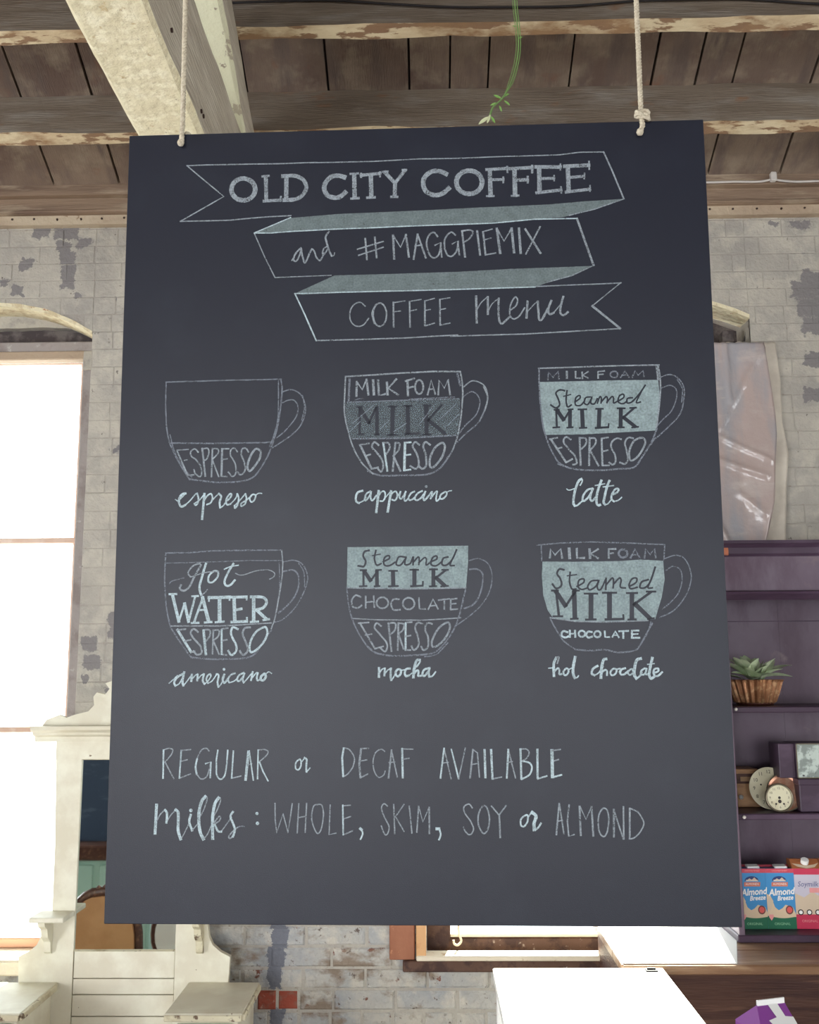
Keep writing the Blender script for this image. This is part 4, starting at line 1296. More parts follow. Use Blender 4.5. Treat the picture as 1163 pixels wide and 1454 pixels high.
3f0 1574 -724 1978 -731 2515 -728 2783 -712 3059 -730 3067 -963 3023 -1178 2933 -1447 2809 -1461 2312 -1475 1957 -1468 1691 -1431 1622 -1327 1573 -1147 1561 -895
1l157 1507 -518 1805 -496 2165 -485 2701 -509 3085 -528
1l157 1561 -524 1565 -714
1l155 3085 -531 3068 -721
2l138 1655 -1420 1957 -1468 2312 -1478 2844 -1464
1s173 1647 -1416 1706 -1541 1808 -1702 1947 -1809
1s189 1947 -1809 2124 -1824 2301 -1814 2459 -1847 2654 -1831 2726 -1778 2820 -1620 2896 -1497
1s137 2879 -1479 2820 -1638 2708 -1796
1s138 3078 -703 3213 -663 3318 -705 3383 -841 3386 -984 3316 -1162 3167 -1339 2987 -1426
1s138 3090 -847 3172 -799 3259 -840 3280 -965 3229 -1126 3118 -1250 3026 -1320
C cup_lettering
2l261 1665 -679 1677 -571 1729 -644 1803 -568 1818 -681
2l348 1907 -564 1911 -685
2l278 2001 -565 2001 -683 2090 -684
2l295 2158 -576 2162 -688
2l261 2264 -577 2169 -634 2260 -689
2l260 2391 -687 2395 -578 2479 -576
2l208 2397 -633 2450 -630
1c260 2622 -635 2614 -660 2594 -678 2567 -685 2540 -678 2521 -659 2515 -634 2523 -609 2543 -590 2570 -584 2597 -591 2616 -610
1l242 2659 -690 2717 -582 2770 -687
1l173 2678 -654 2753 -651
1l242 2829 -691 2851 -583 2902 -650 2958 -581 2966 -689
ds243 1835 -829 1778 -821 1750 -879 1793 -951 1796 -1027 1733 -1059 1689 -1004
ds226 1912 -859 1900 -970 1924 -1064 1977 -1070
dl156 1874 -905 1991 -890
ds216 1987 -1038 2072 -990 2074 -945 2016 -963 2005 -1043 2049 -1074 2120 -1057
ds216 2243 -965 2168 -973 2121 -1041 2147 -1080 2219 -1040 2261 -965
ds216 2261 -965 2237 -1054 2280 -1076 2343 -957
dl225 2351 -939 2343 -1077
ds216 2344 -1028 2422 -939 2441 -966 2432 -1060
ds216 2438 -1015 2511 -940 2534 -962 2522 -1048 2584 -1061
ds215 2629 -1044 2714 -996 2725 -942 2668 -951 2630 -1022 2649 -1071 2730 -1053
ds233 2867 -961 2786 -988 2762 -1059 2833 -1054 2893 -980 2958 -806
ds215 2902 -958 2859 -1060 2916 -1060
dl295 1730 -1098 1758 -1390
dl555 1730 -1098 1841 -1275
dl294 1847 -1275 1967 -1100
dl554 1953 -1106 1953 -1418
dl243 1678 -1085 1757 -1086
dl242 1688 -1402 1802 -1403
dl242 1941 -1088 2016 -1088
dl242 1901 -1436 1990 -1433
dl587 2159 -1138 2150 -1432
dl242 2079 -1126 2238 -1128
dl258 2086 -1446 2210 -1444
dl587 2386 -1127 2376 -1434
dl242 2302 -1118 2470 -1119
dl310 2327 -1446 2547 -1441
dl240 2547 -1444 2546 -1391
dl585 2661 -1139 2650 -1436
dl241 2596 -1124 2727 -1125
dl240 2602 -1450 2700 -1447
dl309 2893 -1114 2683 -1264
dl550 2692 -1259 2866 -1434
dl241 2840 -1108 2950 -1109
dl240 2841 -1443 2919 -1435
3s241 1859 -1599 1806 -1585 1782 -1631 1824 -1663 1867 -1649
3l241 1886 -1578 1884 -1658
3l241 1950 -1578 1952 -1658
3l189 1885 -1619 1949 -1614
3c232 2072 -1618 2066 -1637 2051 -1650 2032 -1655 2012 -1650 1998 -1636 1994 -1618 1999 -1599 2014 -1586 2034 -1581 2053 -1586 2067 -1600
3s241 2156 -1598 2108 -1594 2085 -1633 2111 -1665 2159 -1654
3c232 2261 -1625 2255 -1644 2241 -1657 2221 -1662 2202 -1657 2188 -1643 2183 -1624 2189 -1606 2204 -1592 2223 -1588 2243 -1593 2257 -1606
3l223 2312 -1590 2315 -1661 2368 -1661
3l223 2404 -1660 2441 -1591 2483 -1665
3l172 2417 -1640 2470 -1637
3l240 2538 -1600 2536 -1675
3l206 2486 -1591 2601 -1587
3l240 2645 -1587 2642 -1672
3l206 2645 -1583 2728 -1584
3l188 2644 -1628 2714 -1625
3l223 2642 -1672 2734 -1672
C name_lettering
3s309 1712 -1909 1682 -1971 1677 -2055 1678 -2131
2s189 1716 -1909 1744 -1902 1724 -1978
3s129 1615 -2034 1671 -2030
3s223 1684 -2076 1727 -2034 1745 -2055 1746 -2111 1774 -2104
3c223 1829 -2039 1796 -2076 1802 -2114 1830 -2118 1855 -2084 1853 -2049
3s137 1853 -2056 1909 -2028
3s343 1944 -1900 1920 -2000 1912 -2098 1934 -2154
3s154 1934 -2154 1962 -2147 1977 -2126
3s274 2214 -2009 2157 -2044 2138 -2099 2172 -2123
3s171 2172 -2123 2222 -2093 2280 -2016
3s342 2322 -1926 2286 -1940 2262 -2030 2248 -2155
3s222 2257 -2095 2300 -2058 2323 -2072 2322 -2124
3c222 2402 -2045 2365 -2086 2382 -2124 2424 -2107 2442 -2059
3s171 2443 -2052 2489 -2045 2474 -2087
3s239 2548 -2039 2500 -2056 2484 -2104 2528 -2115 2579 -2074
3c205 2610 -2053 2578 -2090 2598 -2122 2638 -2095 2635 -2057
3s358 2740 -1924 2691 -1942 2664 -2019 2654 -2116 2680 -2164
3s221 2680 -2164 2723 -2130 2745 -2088
3c221 2782 -2044 2739 -2074 2737 -2116 2779 -2112 2802 -2061
3s221 2805 -2047 2793 -2109 2821 -2116
3s324 2880 -1915 2852 -2020 2834 -2117 2853 -2165 2889 -2145
3l136 2818 -1994 2902 -1985
3s238 2891 -2099 2944 -2078 2946 -2048 2899 -2054 2888 -2110 2931 -2138 2991 -2090
C footer_lettering
3l211 -3132 -3003 -3130 -3344
2s149 -3132 -3003 -3065 -2986 -3018 -3003 -3036 -3062 -3115 -3154
2l158 -3108 -3154 -2995 -3350
3l193 -2912 -3010 -2927 -3344
2l149 -2915 -3010 -2793 -3000
2l149 -2912 -3141 -2833 -3122
2l157 -2927 -3344 -2789 -3292
2s158 -2566 -3020 -2596 -2987 -2657 -3004 -2709 -3102 -2727 -3194
3s227 -2712 -3115 -2729 -3207 -2712 -3298
2s157 -2712 -3298 -2656 -3353 -2596 -3331 -2564 -3259 -2543 -3148
3l192 -2606 -3170 -2539 -3148 -2545 -3338
3s184 -2457 -3008 -2472 -3142 -2465 -3299 -2420 -3357 -2367 -3312 -2343 -3168 -2335 -3009
3l183 -2264 -3018 -2279 -3344
2l157 -2279 -3344 -2165 -3318
3l314 -2075 -3025 -2108 -3364
3l174 -2068 -3018 -2010 -3367
2l131 -2093 -3188 -2032 -3171
3l183 -1957 -3005 -1960 -3351
2s148 -1961 -3009 -1887 -3002 -1835 -3025 -1859 -3078 -1952 -3156
3l174 -1938 -3156 -1897 -3260 -1831 -3377
C footer_lettering
3c182 -1445 -3119 -1489 -3158 -1493 -3223 -1463 -3245 -1431 -3209 -1427 -3143
3l130 -1430 -3165 -1383 -3103
3s225 -1386 -3100 -1357 -3126 -1362 -3201 -1359 -3271
3s138 -1359 -3271 -1315 -3223
C footer_lettering
3l225 -903 -2985 -921 -3101 -909 -3324
2s156 -903 -2982 -832 -3007 -773 -3101 -787 -3202 -847 -3289 -909 -3329
2l242 -691 -2997 -713 -3173 -698 -3339
2l147 -691 -2993 -597 -2989
2l147 -710 -3142 -617 -3127
2l172 -698 -3339 -607 -3296
2s147 -399 -3027 -446 -3001 -513 -3044 -543 -3145 -528 -3260 -476 -3335 -417 -3311 -395 -3260
2l206 -355 -3344 -316 -3012
2l164 -316 -3012 -248 -3332
2l138 -350 -3160 -276 -3152
3l250 -187 -2994 -181 -3339
2l146 -179 -2998 -54 -3001
2l146 -180 -3121 -103 -3109
C footer_lettering
3l197 277 -3344 325 -2991
2l154 325 -2995 406 -3354
2l137 301 -3168 375 -3158
3l180 413 -3002 497 -3354
2l145 497 -3354 583 -2988
2l205 636 -3344 675 -3006
2l163 675 -3006 729 -3046 750 -3333
2l137 654 -3185 734 -3171
3l273 818 -3010 820 -3340
3l256 896 -3010 907 -3355
2l162 907 -3355 1017 -3333
3l221 1080 -3345 1104 -3007
2l162 1104 -3007 1185 -3345
2l136 1087 -3162 1153 -3150
3l264 1251 -3001 1255 -3355
2s162 1251 -3004 1324 -3004 1355 -3047 1322 -3112 1263 -3145
3s204 1263 -3145 1350 -3162 1385 -3219 1354 -3305 1258 -3359
3l255 1456 -3007 1451 -3348
3l186 1451 -3355 1565 -3320
3l391 1631 -3019 1630 -3334
2l161 1631 -3022 1734 -3008
2l161 1628 -3151 1709 -3127
3l212 1630 -3337 1740 -3308
C footer_lettering
3l349 -3202 -3660 -3212 -4002
2s148 -3193 -3850 -3154 -3776 -3098 -3721
3s279 -3098 -3721 -3069 -3764 -3075 -3874
2s139 -3075 -3874 -3027 -3789 -2965 -3721
3s348 -2965 -3718 -2932 -3764 -2927 -3959 -2893 -4068
2s139 -2893 -4068 -2856 -4007 -2802 -3892 -2782 -3825
3s278 -2775 -3776 -2792 -3861 -2756 -3965
2s139 -2756 -3965 -2694 -3892
3p348 -2776 -3727
3s383 -2599 -3562 -2649 -3630 -2677 -3788 -2661 -3959 -2614 -4068
2s148 -2599 -3559 -2577 -3593 -2621 -3727 -2670 -3813
2s138 -2614 -4068 -2565 -4007 -2522 -3910
3s365 -2434 -3575 -2483 -3654 -2505 -3813 -2500 -4061
2s148 -2434 -3571 -2410 -3599 -2444 -3703 -2487 -3788
2s173 -2491 -3879 -2429 -3800 -2408 -3815 -2428 -3855 -2478 -3885
3s243 -2478 -3892 -2439 -3970 -2394 -3976
2s138 -2395 -3973 -2339 -3897 -2283 -3818
3s260 -2256 -3742 -2286 -3800 -2251 -3885 -2230 -3958 -2254 -4037
2s173 -2254 -4037 -2292 -4057 -2299 -4025 -2237 -3958 -2199 -3928
1s138 -2199 -3928 -2155 -3912 -2114 -3919
C footer_lettering
3p311 -1962 -3763
3p345 -1954 -3879
C footer_lettering
2l164 -1742 -3642 -1738 -3838 -1716 -3992 -1642 -3761 -1576 -3991 -1532 -3647
2l164 -1452 -3647 -1467 -3991
2l164 -1355 -3642 -1370 -3985
2l146 -1455 -3812 -1362 -3796
2c155 -1219 -3657 -1272 -3683 -1290 -3837 -1230 -3991 -1177 -3953 -1149 -3786 -1166 -3670
2l163 -1066 -3660 -1078 -4010 -995 -3993
3l180 -913 -3664 -905 -4010
2l146 -913 -3670 -817 -3664
2l146 -899 -3824 -813 -3796
2l163 -905 -4013 -795 -3967
3l325 -703 -3939 -684 -3954
3s188 -684 -3954 -671 -4003 -698 -4064
C footer_lettering
2s154 -369 -3676 -410 -3647 -442 -3697 -410 -3797 -352 -3910 -367 -3995 -403 -4007 -446 -3908
2l171 -295 -3657 -282 -3998
2l154 -167 -3654 -271 -3797
2l154 -275 -3797 -169 -3974
2l171 -104 -3676 -74 -3992
2l171 9 -3676 -15 -3981
2l154 9 -3676 59 -3860 137 -3690
2l196 137 -3690 138 -3995
3l340 222 -3941 256 -3941
3s204 257 -3945 272 -4009 251 -4068
C footer_lettering
2s161 657 -3697 617 -3651 558 -3683 565 -3754 643 -3867 667 -3951 627 -4008 576 -3980 548 -3923
2c178 785 -3675 732 -3768 730 -3895 784 -3994 838 -3951 862 -3824 835 -3697
2l170 887 -3675 980 -3782
2l203 980 -3775 986 -4043
2l169 1065 -3668 980 -3777
C footer_lettering
3c203 1306 -3778 1244 -3822 1236 -3889 1272 -3914 1316 -3859 1325 -3800
3l152 1317 -3815 1372 -3745
3s388 1372 -3748 1421 -3792 1395 -3881 1398 -3952
3s219 1398 -3955 1444 -3926 1479 -3874
C footer_lettering
2l193 1659 -4007 1702 -3644
2l177 1702 -3644 1750 -3999
2l135 1674 -3852 1738 -3840
2l177 1821 -3659 1795 -3851 1806 -4026 1870 -4006
2l227 1945 -3677 1950 -4014
2l168 1948 -3677 2016 -3829 2089 -3681
2l227 2089 -3681 2098 -4021
2c176 2225 -3700 2169 -3792 2167 -3954 2214 -4028 2261 -3984 2288 -3851 2277 -3733
2l226 2353 -3715 2342 -4031
2l168 2353 -3718 2455 -4057
2l193 2468 -3681 2459 -4057
2l209 2543 -3700 2530 -4049
2s159 2543 -3700 2639 -3747 2703 -3865 2661 -3968 2583 -4042 2523 -4054"""
# ------------------------------------------------------------------ the menu board
BW_, BH_ = 0.762, 1.012
board = MB().box((-BW_/2, 0, -BH_/2), (BW_/2, 0.006, BH_/2), ch=.0008).build('menu_board', M['board'])
board.matrix_world = Matrix.Translation((-0.01574, 1.22507, 2.15346)) @ (Matrix.Rotation(-0.02336, 4, 'Z') @ Matrix.Rotation(0.02709, 4, 'X') @ Matrix.Rotation(0.00059, 4, 'Y'))
BM = board.matrix_world.copy()
tag(board, 'large black chalkboard coffee menu hanging from two ropes', 'menu board')
rc = random.Random(3)
parts = []; cur = None; last = None
for ln in BOARD.strip().split('\n'):
    if ln[0] == 'C':
        nm = ln[2:]
        if nm[-1] == '+':
            cur = [p for p in parts if p[0] == nm[:-1]][-1][1]
        else:
            cur = MB(); parts.append((nm, cur))
        continue
    st, kd = ln[0], ln[1]; a = ln[2:].split(); w = int(a[0])/1e5; n = [int(v)/1e4 for v in a[1:]]
    pts = list(zip(n[0::2], n[1::2]))
    if kd == 'f':
        q = []
        for k, (a_, b_) in enumerate(zip(pts, pts[1:]+pts[:1])):
            d = math.hypot(b_[0]-a_[0], b_[1]-a_[1]); n_ = max(1, int(d/.004))
            for t in range(n_):
                f_ = t/n_; w_ = .0003*noise.noise(Vector((a_[0]*900+t*.9, k, 0)))
                q.append((a_[0]+(b_[0]-a_[0])*f_+w_, a_[1]+(b_[1]-a_[1])*f_+w_))
        pts = q
        cur.face([(x, -.00015, z) for x, z in pts][::-1], {'3': 4, '2': 5, '0': 3}[st]); continue
    if kd == 'p':
        cur.face([(pts[0][0]+w*.62*math.cos(t*math.pi/5), -.0004, pts[0][1]+w*.62*math.sin(t*math.pi/5)) for t in range(10)][::-1], 0 if st == '3' else 1); continue
    if kd == 's': pts = catmull(pts, False, 6)
    elif kd == 'c': pts = catmull(pts, True, 6)
    else:
        q = []
        for (p0, p1) in zip(pts[:-1], pts[1:]):
            d = math.hypot(p1[0]-p0[0], p1[1]-p0[1]); k = max(1, int(d/.012))
            q += [(p0[0]+(p1[0]-p0[0])*t/k, p0[1]+(p1[1]-p0[1])*t/k) for t in range(k)]
        pts = q+[pts[-1]]
    mi = {'3': 0, '2': 1, '1': 2, 'd': 6}[st]
    y = -.0002 if st == 'd' else -.0003-rc.uniform(0, .0001)
    L_, R_ = [], []
    K = len(pts); sd = rc.uniform(0, 99)
    for i, p in enumerate(pts):
        a_ = pts[max(i-1, 0)]; b_ = pts[min(i+1, K-1)]
        if kd == 'c' and i in (0, K-1): a_, b_ = pts[K-2], pts[1]
        tx, tz_ = b_[0]-a_[0], b_[1]-a_[1]; d = math.hypot(tx, tz_) or 1; tx /= d; tz_ /= d
        ww = w/2*(1+.16*noise.noise(Vector((sd+i*.45, 0, 0))))
        jx_ = noise.noise(Vector((sd+i*.3, 7, 0)))*.00025
        e = .35*w if (i == 0 and kd != 'c') else 0; e2 = .35*w if (i == K-1 and kd != 'c') else 0
        cx_, cz_ = p[0]-tx*e+tx*e2+jx_, p[1]-tz_*e+tz_*e2+jx_
        L_.append((cx_-tz_*ww, y, cz_+tx*ww)); R_.append((cx_+tz_*ww, y, cz_-tx*ww))
    n0 = len(cur.v); cur.v += L_+R_
    for i in range(K-1):
        cur.f.append((n0+i, n0+K+i, n0+K+i+1, n0+i+1)); cur.m.append(mi)
CM = [M['chalk3'], M['chalk2'], M['chalk1'], M['chalk0'], M['fill3'], M['fill2'], M['board_rub']]
for nm, mb in parts:
    mb.build(nm, CM, board)

# ropes
def twisted(pts, r, mb, strand=3, pitch=.013, step=.0022):
    pts = [Vector(p) for p in pts]
    seg = [(b-a).length for a, b in zip(pts[:-1], pts[1:])]; tot = sum(seg)
    n = int(tot/step)
    path = []
    for i in range(n+1):
        s = tot*i/n; k = 0
        while k < len(seg)-1 and s > seg[k]: s -= seg[k]; k += 1
        path.append(pts[k].lerp(pts[k+1], s/seg[k]))
    t = (pts[-1]-pts[0]).normalized(); a = t.orthogonal().normalized(); b = t.cross(a)
    for q in range(strand):
        c = [p+(a*math.cos(6.283*(i*step/pitch)+q*6.283/strand)+b*math.sin(6.283*(i*step/pitch)+q*6.283/strand))*r*.5 for i, p in enumerate(path)]
        mb.tube(c, r*.56, 5)
def knot(c, r, wid, seed, n=3):
    mb = MB(); rk = random.Random(seed)
    for q in range(n):
        pts = []
        ax = rk.uniform(0, 3.1)
        for i in range(15):
            a = 2*math.pi*i/14
            pts.append(c+Vector((wid*math.cos(a+ax)*(.9 if q else 1), -.002+.0035*math.sin(a*2+q), (q-1)*.0028+.0034*math.sin(a+q))))
        mb.tube(pts, r*.62, 7)
    return mb
for k, (u, v, txt) in enumerate([(-.3077, .4915, 'cream twisted rope holding the left top corner of the menu board'), (.2974, .4883, 'cream twisted rope holding the right top corner of the menu board')]):
    hole = BM @ Vector((u, -.004, v))
    topw = Vector((0, 0, 0))
    top = Vector((hole.x, 1.215, roofz(1.2)-.262))
    tar = P(263, 0, hole.y-.002) if k == 0 else P(902, 0, hole.y-.002)
    t = (top.z-hole.z)/(tar.z-hole.z)
    top.x = hole.x+(tar.x-hole.x)*t
    root = empty('rope', hole)
    mb = MB()
    if k == 0:
        pth = [hole+Vector((0, -.002, 0)), hole+Vector((0, -.004, .012)), hole+Vector((.0, -.001, .024))]
        pth += [pth[-1].lerp(top, i/20) for i in range(1, 21)]
    else:
        pth = [hole+Vector((0, -.002, 0)), hole+Vector((.003, -.004, .007)), hole+Vector((.002, -.002, .021))]
        pth += [pth[-1].lerp(top, i/20) for i in range(1, 21)]
    twisted(inv(pth, root), .0036, mb)
    mb.build('rope_run', M['rope'], root, smooth=True)
    # end knot on the face of the board
    e = MB(); e.lathe([(0, -.005), (.0035, -.0035), (.0048, 0), (.0035, .0035), (0, .005)], 10, c=(-.001, -.004, -.002)); e.build('end_knot', M['rope'], root, smooth=True)
    if k == 1:
        knot(Vector((.003, -.003, .0215)), .0042, .0085, 5).build('knot', M['rope'], root, smooth=True)
    else:
        knot(Vector((.005, .012, .0165)), .0036, .006, 8, 2).build('knot', M['rope'], root, smooth=True)
    # turns round the joist above
    mb = MB(); J = Vector((top.x, 1.2, CZ+2.875))-root.location
    yj = JY-JS*6; T = Vector((top.x, yj, roofz(yj)))
    mb.tube([p-root.location for p in (T+NV*.230+SV*(-.005), T+NV*.230+SV*.053, T+NV*.01+SV*.053, T+NV*.01-SV*.005, T+NV*.230-SV*.005)], .0036, 6)
    mb.build('loop', M['rope'], root)
    tag(root, txt, 'rope', 'ropes holding the menu board')

# trailing green tendril hanging in front of the ceiling
VM = mat('pale_green_vine', (112, 142, 84), 0.6); VL = mat('vine_leaf', (120, 160, 84), 0.6)
yv = 2.2
root = empty('hanging_vine', P(733, 0, yv))
main = [(731, -420), (734, -200), (733, -60), (731, 0), (735, 40), (736, 70), (732, 95), (726, 115), (718, 132), (712, 141), (700, 152), (696, 163)]
mb = MB()
for off, w in (((0, 0), .0018), ((3, 1), .0012), ((-3, -2), .0009)):
    mb.tube(inv(catmull([tuple(P(a+off[0]*(1 if b < 130 else .3), b, yv+off[1]*.006)) for a, b in main], False, 5), root), w, 5)
mb.build('stem', VM, root, smooth=True)
def leaf_mb(L_, Wd, bend, fold=.25, n=7, mb=None, MX=None):
    mb = mb or MB(); n0 = len(mb.v)
    for i in range(n+1):
        t = i/n; w = Wd*math.sin(math.pi*min(t*.93+.05, 1))**.8*.5
        x = L_*t; z = bend*L_*(t*t)*-1
        for j, s in enumerate((-1, 0, 1)):
            p = Vector((x, s*w, z+abs(s)*w*fold))
            mb.v.append(tuple(MX @ p if MX else p))
    for i in range(n):
        for j in range(2):
            a = n0+i*3+j; mb.f.append((a, a+3, a+4, a+1)); mb.m.append(0)
    return mb
for i, (a, b, ang, L_) in enumerate([(712, 140, 150, .022), (713, 138, 30, .02), (706, 146, 200, .018), (716, 143, -40, .018), (696, 163, 250, .022), (694, 166, 215, .03), (697, 165, 300, .02), (736, 55, 30, .012), (733, 38, 160, .01), (709, 150, -70, .016)]):
    c = P(a, b, yv)-root.location
    MX = Matrix.Translation(c) @ Matrix.Rotation(math.radians(90), 4, 'X') @ Matrix.Rotation(math.radians(ang), 4, 'Z')
    leaf_mb(L_, L_*.3, .1, MX=MX).build('leaf', VL if i not in (4, 5) else mat('pale_leaf_tip', (196, 200, 160), .6), root, smooth=True)
tag(root, 'thin trailing green vine hanging down above the menu board', 'vine')

# ------------------------------------------------------------------ plastic sheet and paper at the right window
PL = mat('cloudy_plastic_sheet', (188, 170, 164), 0.2, [((166, 164, 168), 3.2, 0.53, 0.08, (2.5, 1, .5)), ((198, 186, 180), 5, 0.62, 0.08, (1, 1, 3))], bump=(9, 0.9), spec=0.8)
PP = mat('cream_backing_paper', (214, 205, 190), 0.7, [((196, 186, 172), 8, .55, .1)])
def cloth(name, left, right, Y0, amp, mt, lab, cat, seed, nx=26, folds=()):
    zs = [p[1] for p in right]; root = empty(name, P(right[0][0], right[0][1], Y0)); mb = MB()
    ny = 110; y_top, y_bot = right[0][1], right[-1][1]
    def ev(line, y):
        for (x0, y0), (x1, y1) in zip(line[:-1], line[1:]):
            if y0 <= y <= y1: return x0+(x1-x0)*(y-y0)/(y1-y0)
        return line[-1][0]
    for i in range(ny+1):
        py = y_top+(y_bot-y_top)*i/ny; xl, xr = ev(left, py), ev(right, py)
        for j in range(nx+1):
            px = xl+(xr-xl)*j/nx
            p = P(px, py+3*noise.noise(Vector((j*.35, seed, 0)))*(1 if i < 2 else 0), Y0)
            d = noise.noise(Vector((p.x*5+seed, p.z*2.2, 0)))*amp+noise.noise(Vector((p.x*14+seed, p.z*6, 3)))*amp*.35
            for (ax, ay, bx, by, w, h) in folds:
                dx, dy = bx-ax, by-ay; L2 = dx*dx+dy*dy; t = max(0, min(1, ((px-ax)*dx+(py-ay)*dy)/L2))
                dd = math.hypot(px-ax-dx*t, py-ay-dy*t); d = abs(d)+1.15*h*math.exp(-(dd/(w*.8))**2)
            p.y += -abs(d)
            mb.v.append(tuple(p-root.location))
    for i in range(ny):
        for j in range(nx):
            a = i*(nx+1)+j; mb.f.append((a, a+1, a+nx+2, a+nx+1)); mb.m.append(0)
    o = mb.build('sheet', mt, root, smooth=True)
    sm = o.modifiers.new('thick', 'SOLIDIFY'); sm.thickness = .0008; sm.offset = 1
    tag(root, lab, cat)
cloth('backing_paper', [(1030, 486), (1030, 900)], [(1101, 486), (1108, 537), (1111, 600), (1120, 644), (1117, 689), (1116, 764), (1114, 900)], 3.790, .004, PP,
      'cream paper behind the plastic sheet, its edge showing against the bricks', 'paper', 2)
cloth('plastic_sheet', [(590, 487), (590, 800), (590, 890)], [(1084, 487), (1092, 534), (1101, 585), (1103, 616), (1101, 661), (1099, 713), (1089, 764), (1080, 890)], 3.772, .016, PL,
      'cloudy pinkish plastic sheet hung over the right window above the purple hutch', 'plastic sheet', 9,
      nx=150, folds=[(1082, 495, 1020, 610, 4, .010), (1030, 490, 1036, 570, 3, .008), (1018, 618, 1096, 655, 3, .008), (1018, 652, 1088, 676, 4, .008), (1050, 700, 1085, 730, 6, .006), (1018, 740, 1036, 775, 4, .009)])

# ------------------------------------------------------------------ cream hall tree with mirror
Y0 = 3.66
def q(px, py, Y=Y0): p = P(px, py, Y); return (p.x, p.z)
XC = P(182, 1200, Y0).x
ht = empty('hall_tree', (XC, 3.7, 0))
def hb(mb, name, mt, par=None, **k):
    mb.v = [(a-XC, b_-3.7, c) for a, b_, c in mb.v]
    return mb.build(name, mt, par or ht, **k)
def sym(pts):   # mirror a left outline about the centre line
    return pts+[(2*XC-x, z) for x, z in pts[::-1]]
yb = Y0+.024
mzt = q(182, 1078)[1]; mzb = q(182, 1350)[1]; mx0 = (q(111, 1200)[0]); mx1 = 2*XC-mx0
zdesk = CZ-1.08
# left and right stiles with their scrolled ears
def stile(sgn):
    L_ = [(q(26, 1403)[0], .04), q(26, 1403), q(26, 1359), q(40, 1352), q(52, 1342), q(58, 1330), q(60, 1318), q(62, 1306), q(74, 1296), q(78, 1200), q(80, 1060)]
    pts = L_+[(mx0, L_[-1][1]), (mx0, .04)]
    if sgn > 0: pts = [(2*XC-x, z) for x, z in pts]
    return MB().prism(pts, Y0, yb)
hb(stile(-1), 'stile', M['cream']); hb(stile(1), 'stile', M['cream'])
ztopf = q(182, 1050)[1]
hb(MB().box((q(80, 1060)[0], Y0-.002, mzt), (2*XC-q(80, 1060)[0], yb, ztopf)), 'frieze', M['cream'])
# rails below the mirror: three boards
zs = [mzb, q(182, 1390)[1], q(182, 1413)[1], q(182, 1444)[1], q(182, 1500)[1], .35, .05]
for a, c in zip(zs[:-1], zs[1:]):
    hb(MB().box((mx0+.002, Y0+.004, c+.0015), (mx1-.002, yb, a-.0015), ch=.0012), 'back_board', M['cream'])
# mirror with chamfered moulding
hb(MB().box((mx0, Y0+.008, mzb), (mx1, Y0+.012, mzt)), 'mirror_glass', M['mirror'])
mb = MB(); w = .014
mb.prof([(Y0-.004, mzt+.001), (Y0+.016, mzt-w*.4), (Y0+.016, mzt+.001)], mx0, mx1)
hb(mb, 'mirror_moulding', M['cream_edge']); mb = MB()
mb.prof([(Y0-.004, mzb-.001), (Y0+.016, mzb-.001), (Y0+.016, mzb+w*.4)], mx0, mx1)
hb(mb, 'mirror_moulding', M['cream_edge'])
# cornice and crest
za, zb_ = q(182, 1052, 3.62)[1], q(182, 1031, 3.60)[1]
cl, cr_ = q(42, 1040, 3.6)[0], 2*XC-q(42, 1040, 3.6)[0]
hh = zb_-za
hb(MB().prof([(yb, za-.004), (Y0-.006, za-.004), (Y0-.010, za+hh*.25), (Y0-.03, za+hh*.4), (Y0-.034, za+hh*.55), (Y0-.055, za+hh*.75), (Y0-.06, zb_), (yb, zb_)], cl, cr_), 'cornice', M['cream'])
cp = [q(60, 1031), q(66, 1022), q(84, 1015), q(95, 1019), q(106, 1015), q(126, 1010), (q(134, 1004)[0], q(1, 1002)[1]), (q(133, 992)[0], q(1, 990)[1]), (q(138, 984)[0], q(1, 984)[1]), q(150, 986), q(156, 978), (q(150, 971)[0], q(1, 971)[1]), q(162, 966), q(182, 963)]
hb(MB().prism(sym(cp), Y0-.004, Y0+.018), 'crest', M['cream'])
# candle shelves and brackets
for sgn in (-1, 1):
    fx = lambda x: x if sgn < 0 else 2*XC-x
    x0, x1 = q(48, 1298, 3.6)[0], q(97, 1298, 3.6)[0]
    z1 = P(80, 1293, 3.66).z
    mb = MB().box((fx(x0), 3.555, z1-.018), (fx(x1), Y0+.002, z1), ch=.003)
    sh = hb(mb, 'candle_shelf', M['cream'])
    xm = (q(64, 1330)[0]+q(76, 1330)[0])/2; hw = .012
    br = MB()
    pr = [(Y0, z1-.018), (3.575, z1-.018), (3.58, z1-.035), (3.605, z1-.05), (3.615, z1-.08), (3.64, z1-.10), (3.645, z1-.135), (Y0, z1-.145)]
    br.prof(pr, fx(xm)-hw, fx(xm)+hw)
    br.v = [(a-XC, b_-3.7, c) for a, b_, c in br.v]
    br.build('bracket', M['cream_edge'] if sgn > 0 else M['cream'], sh)
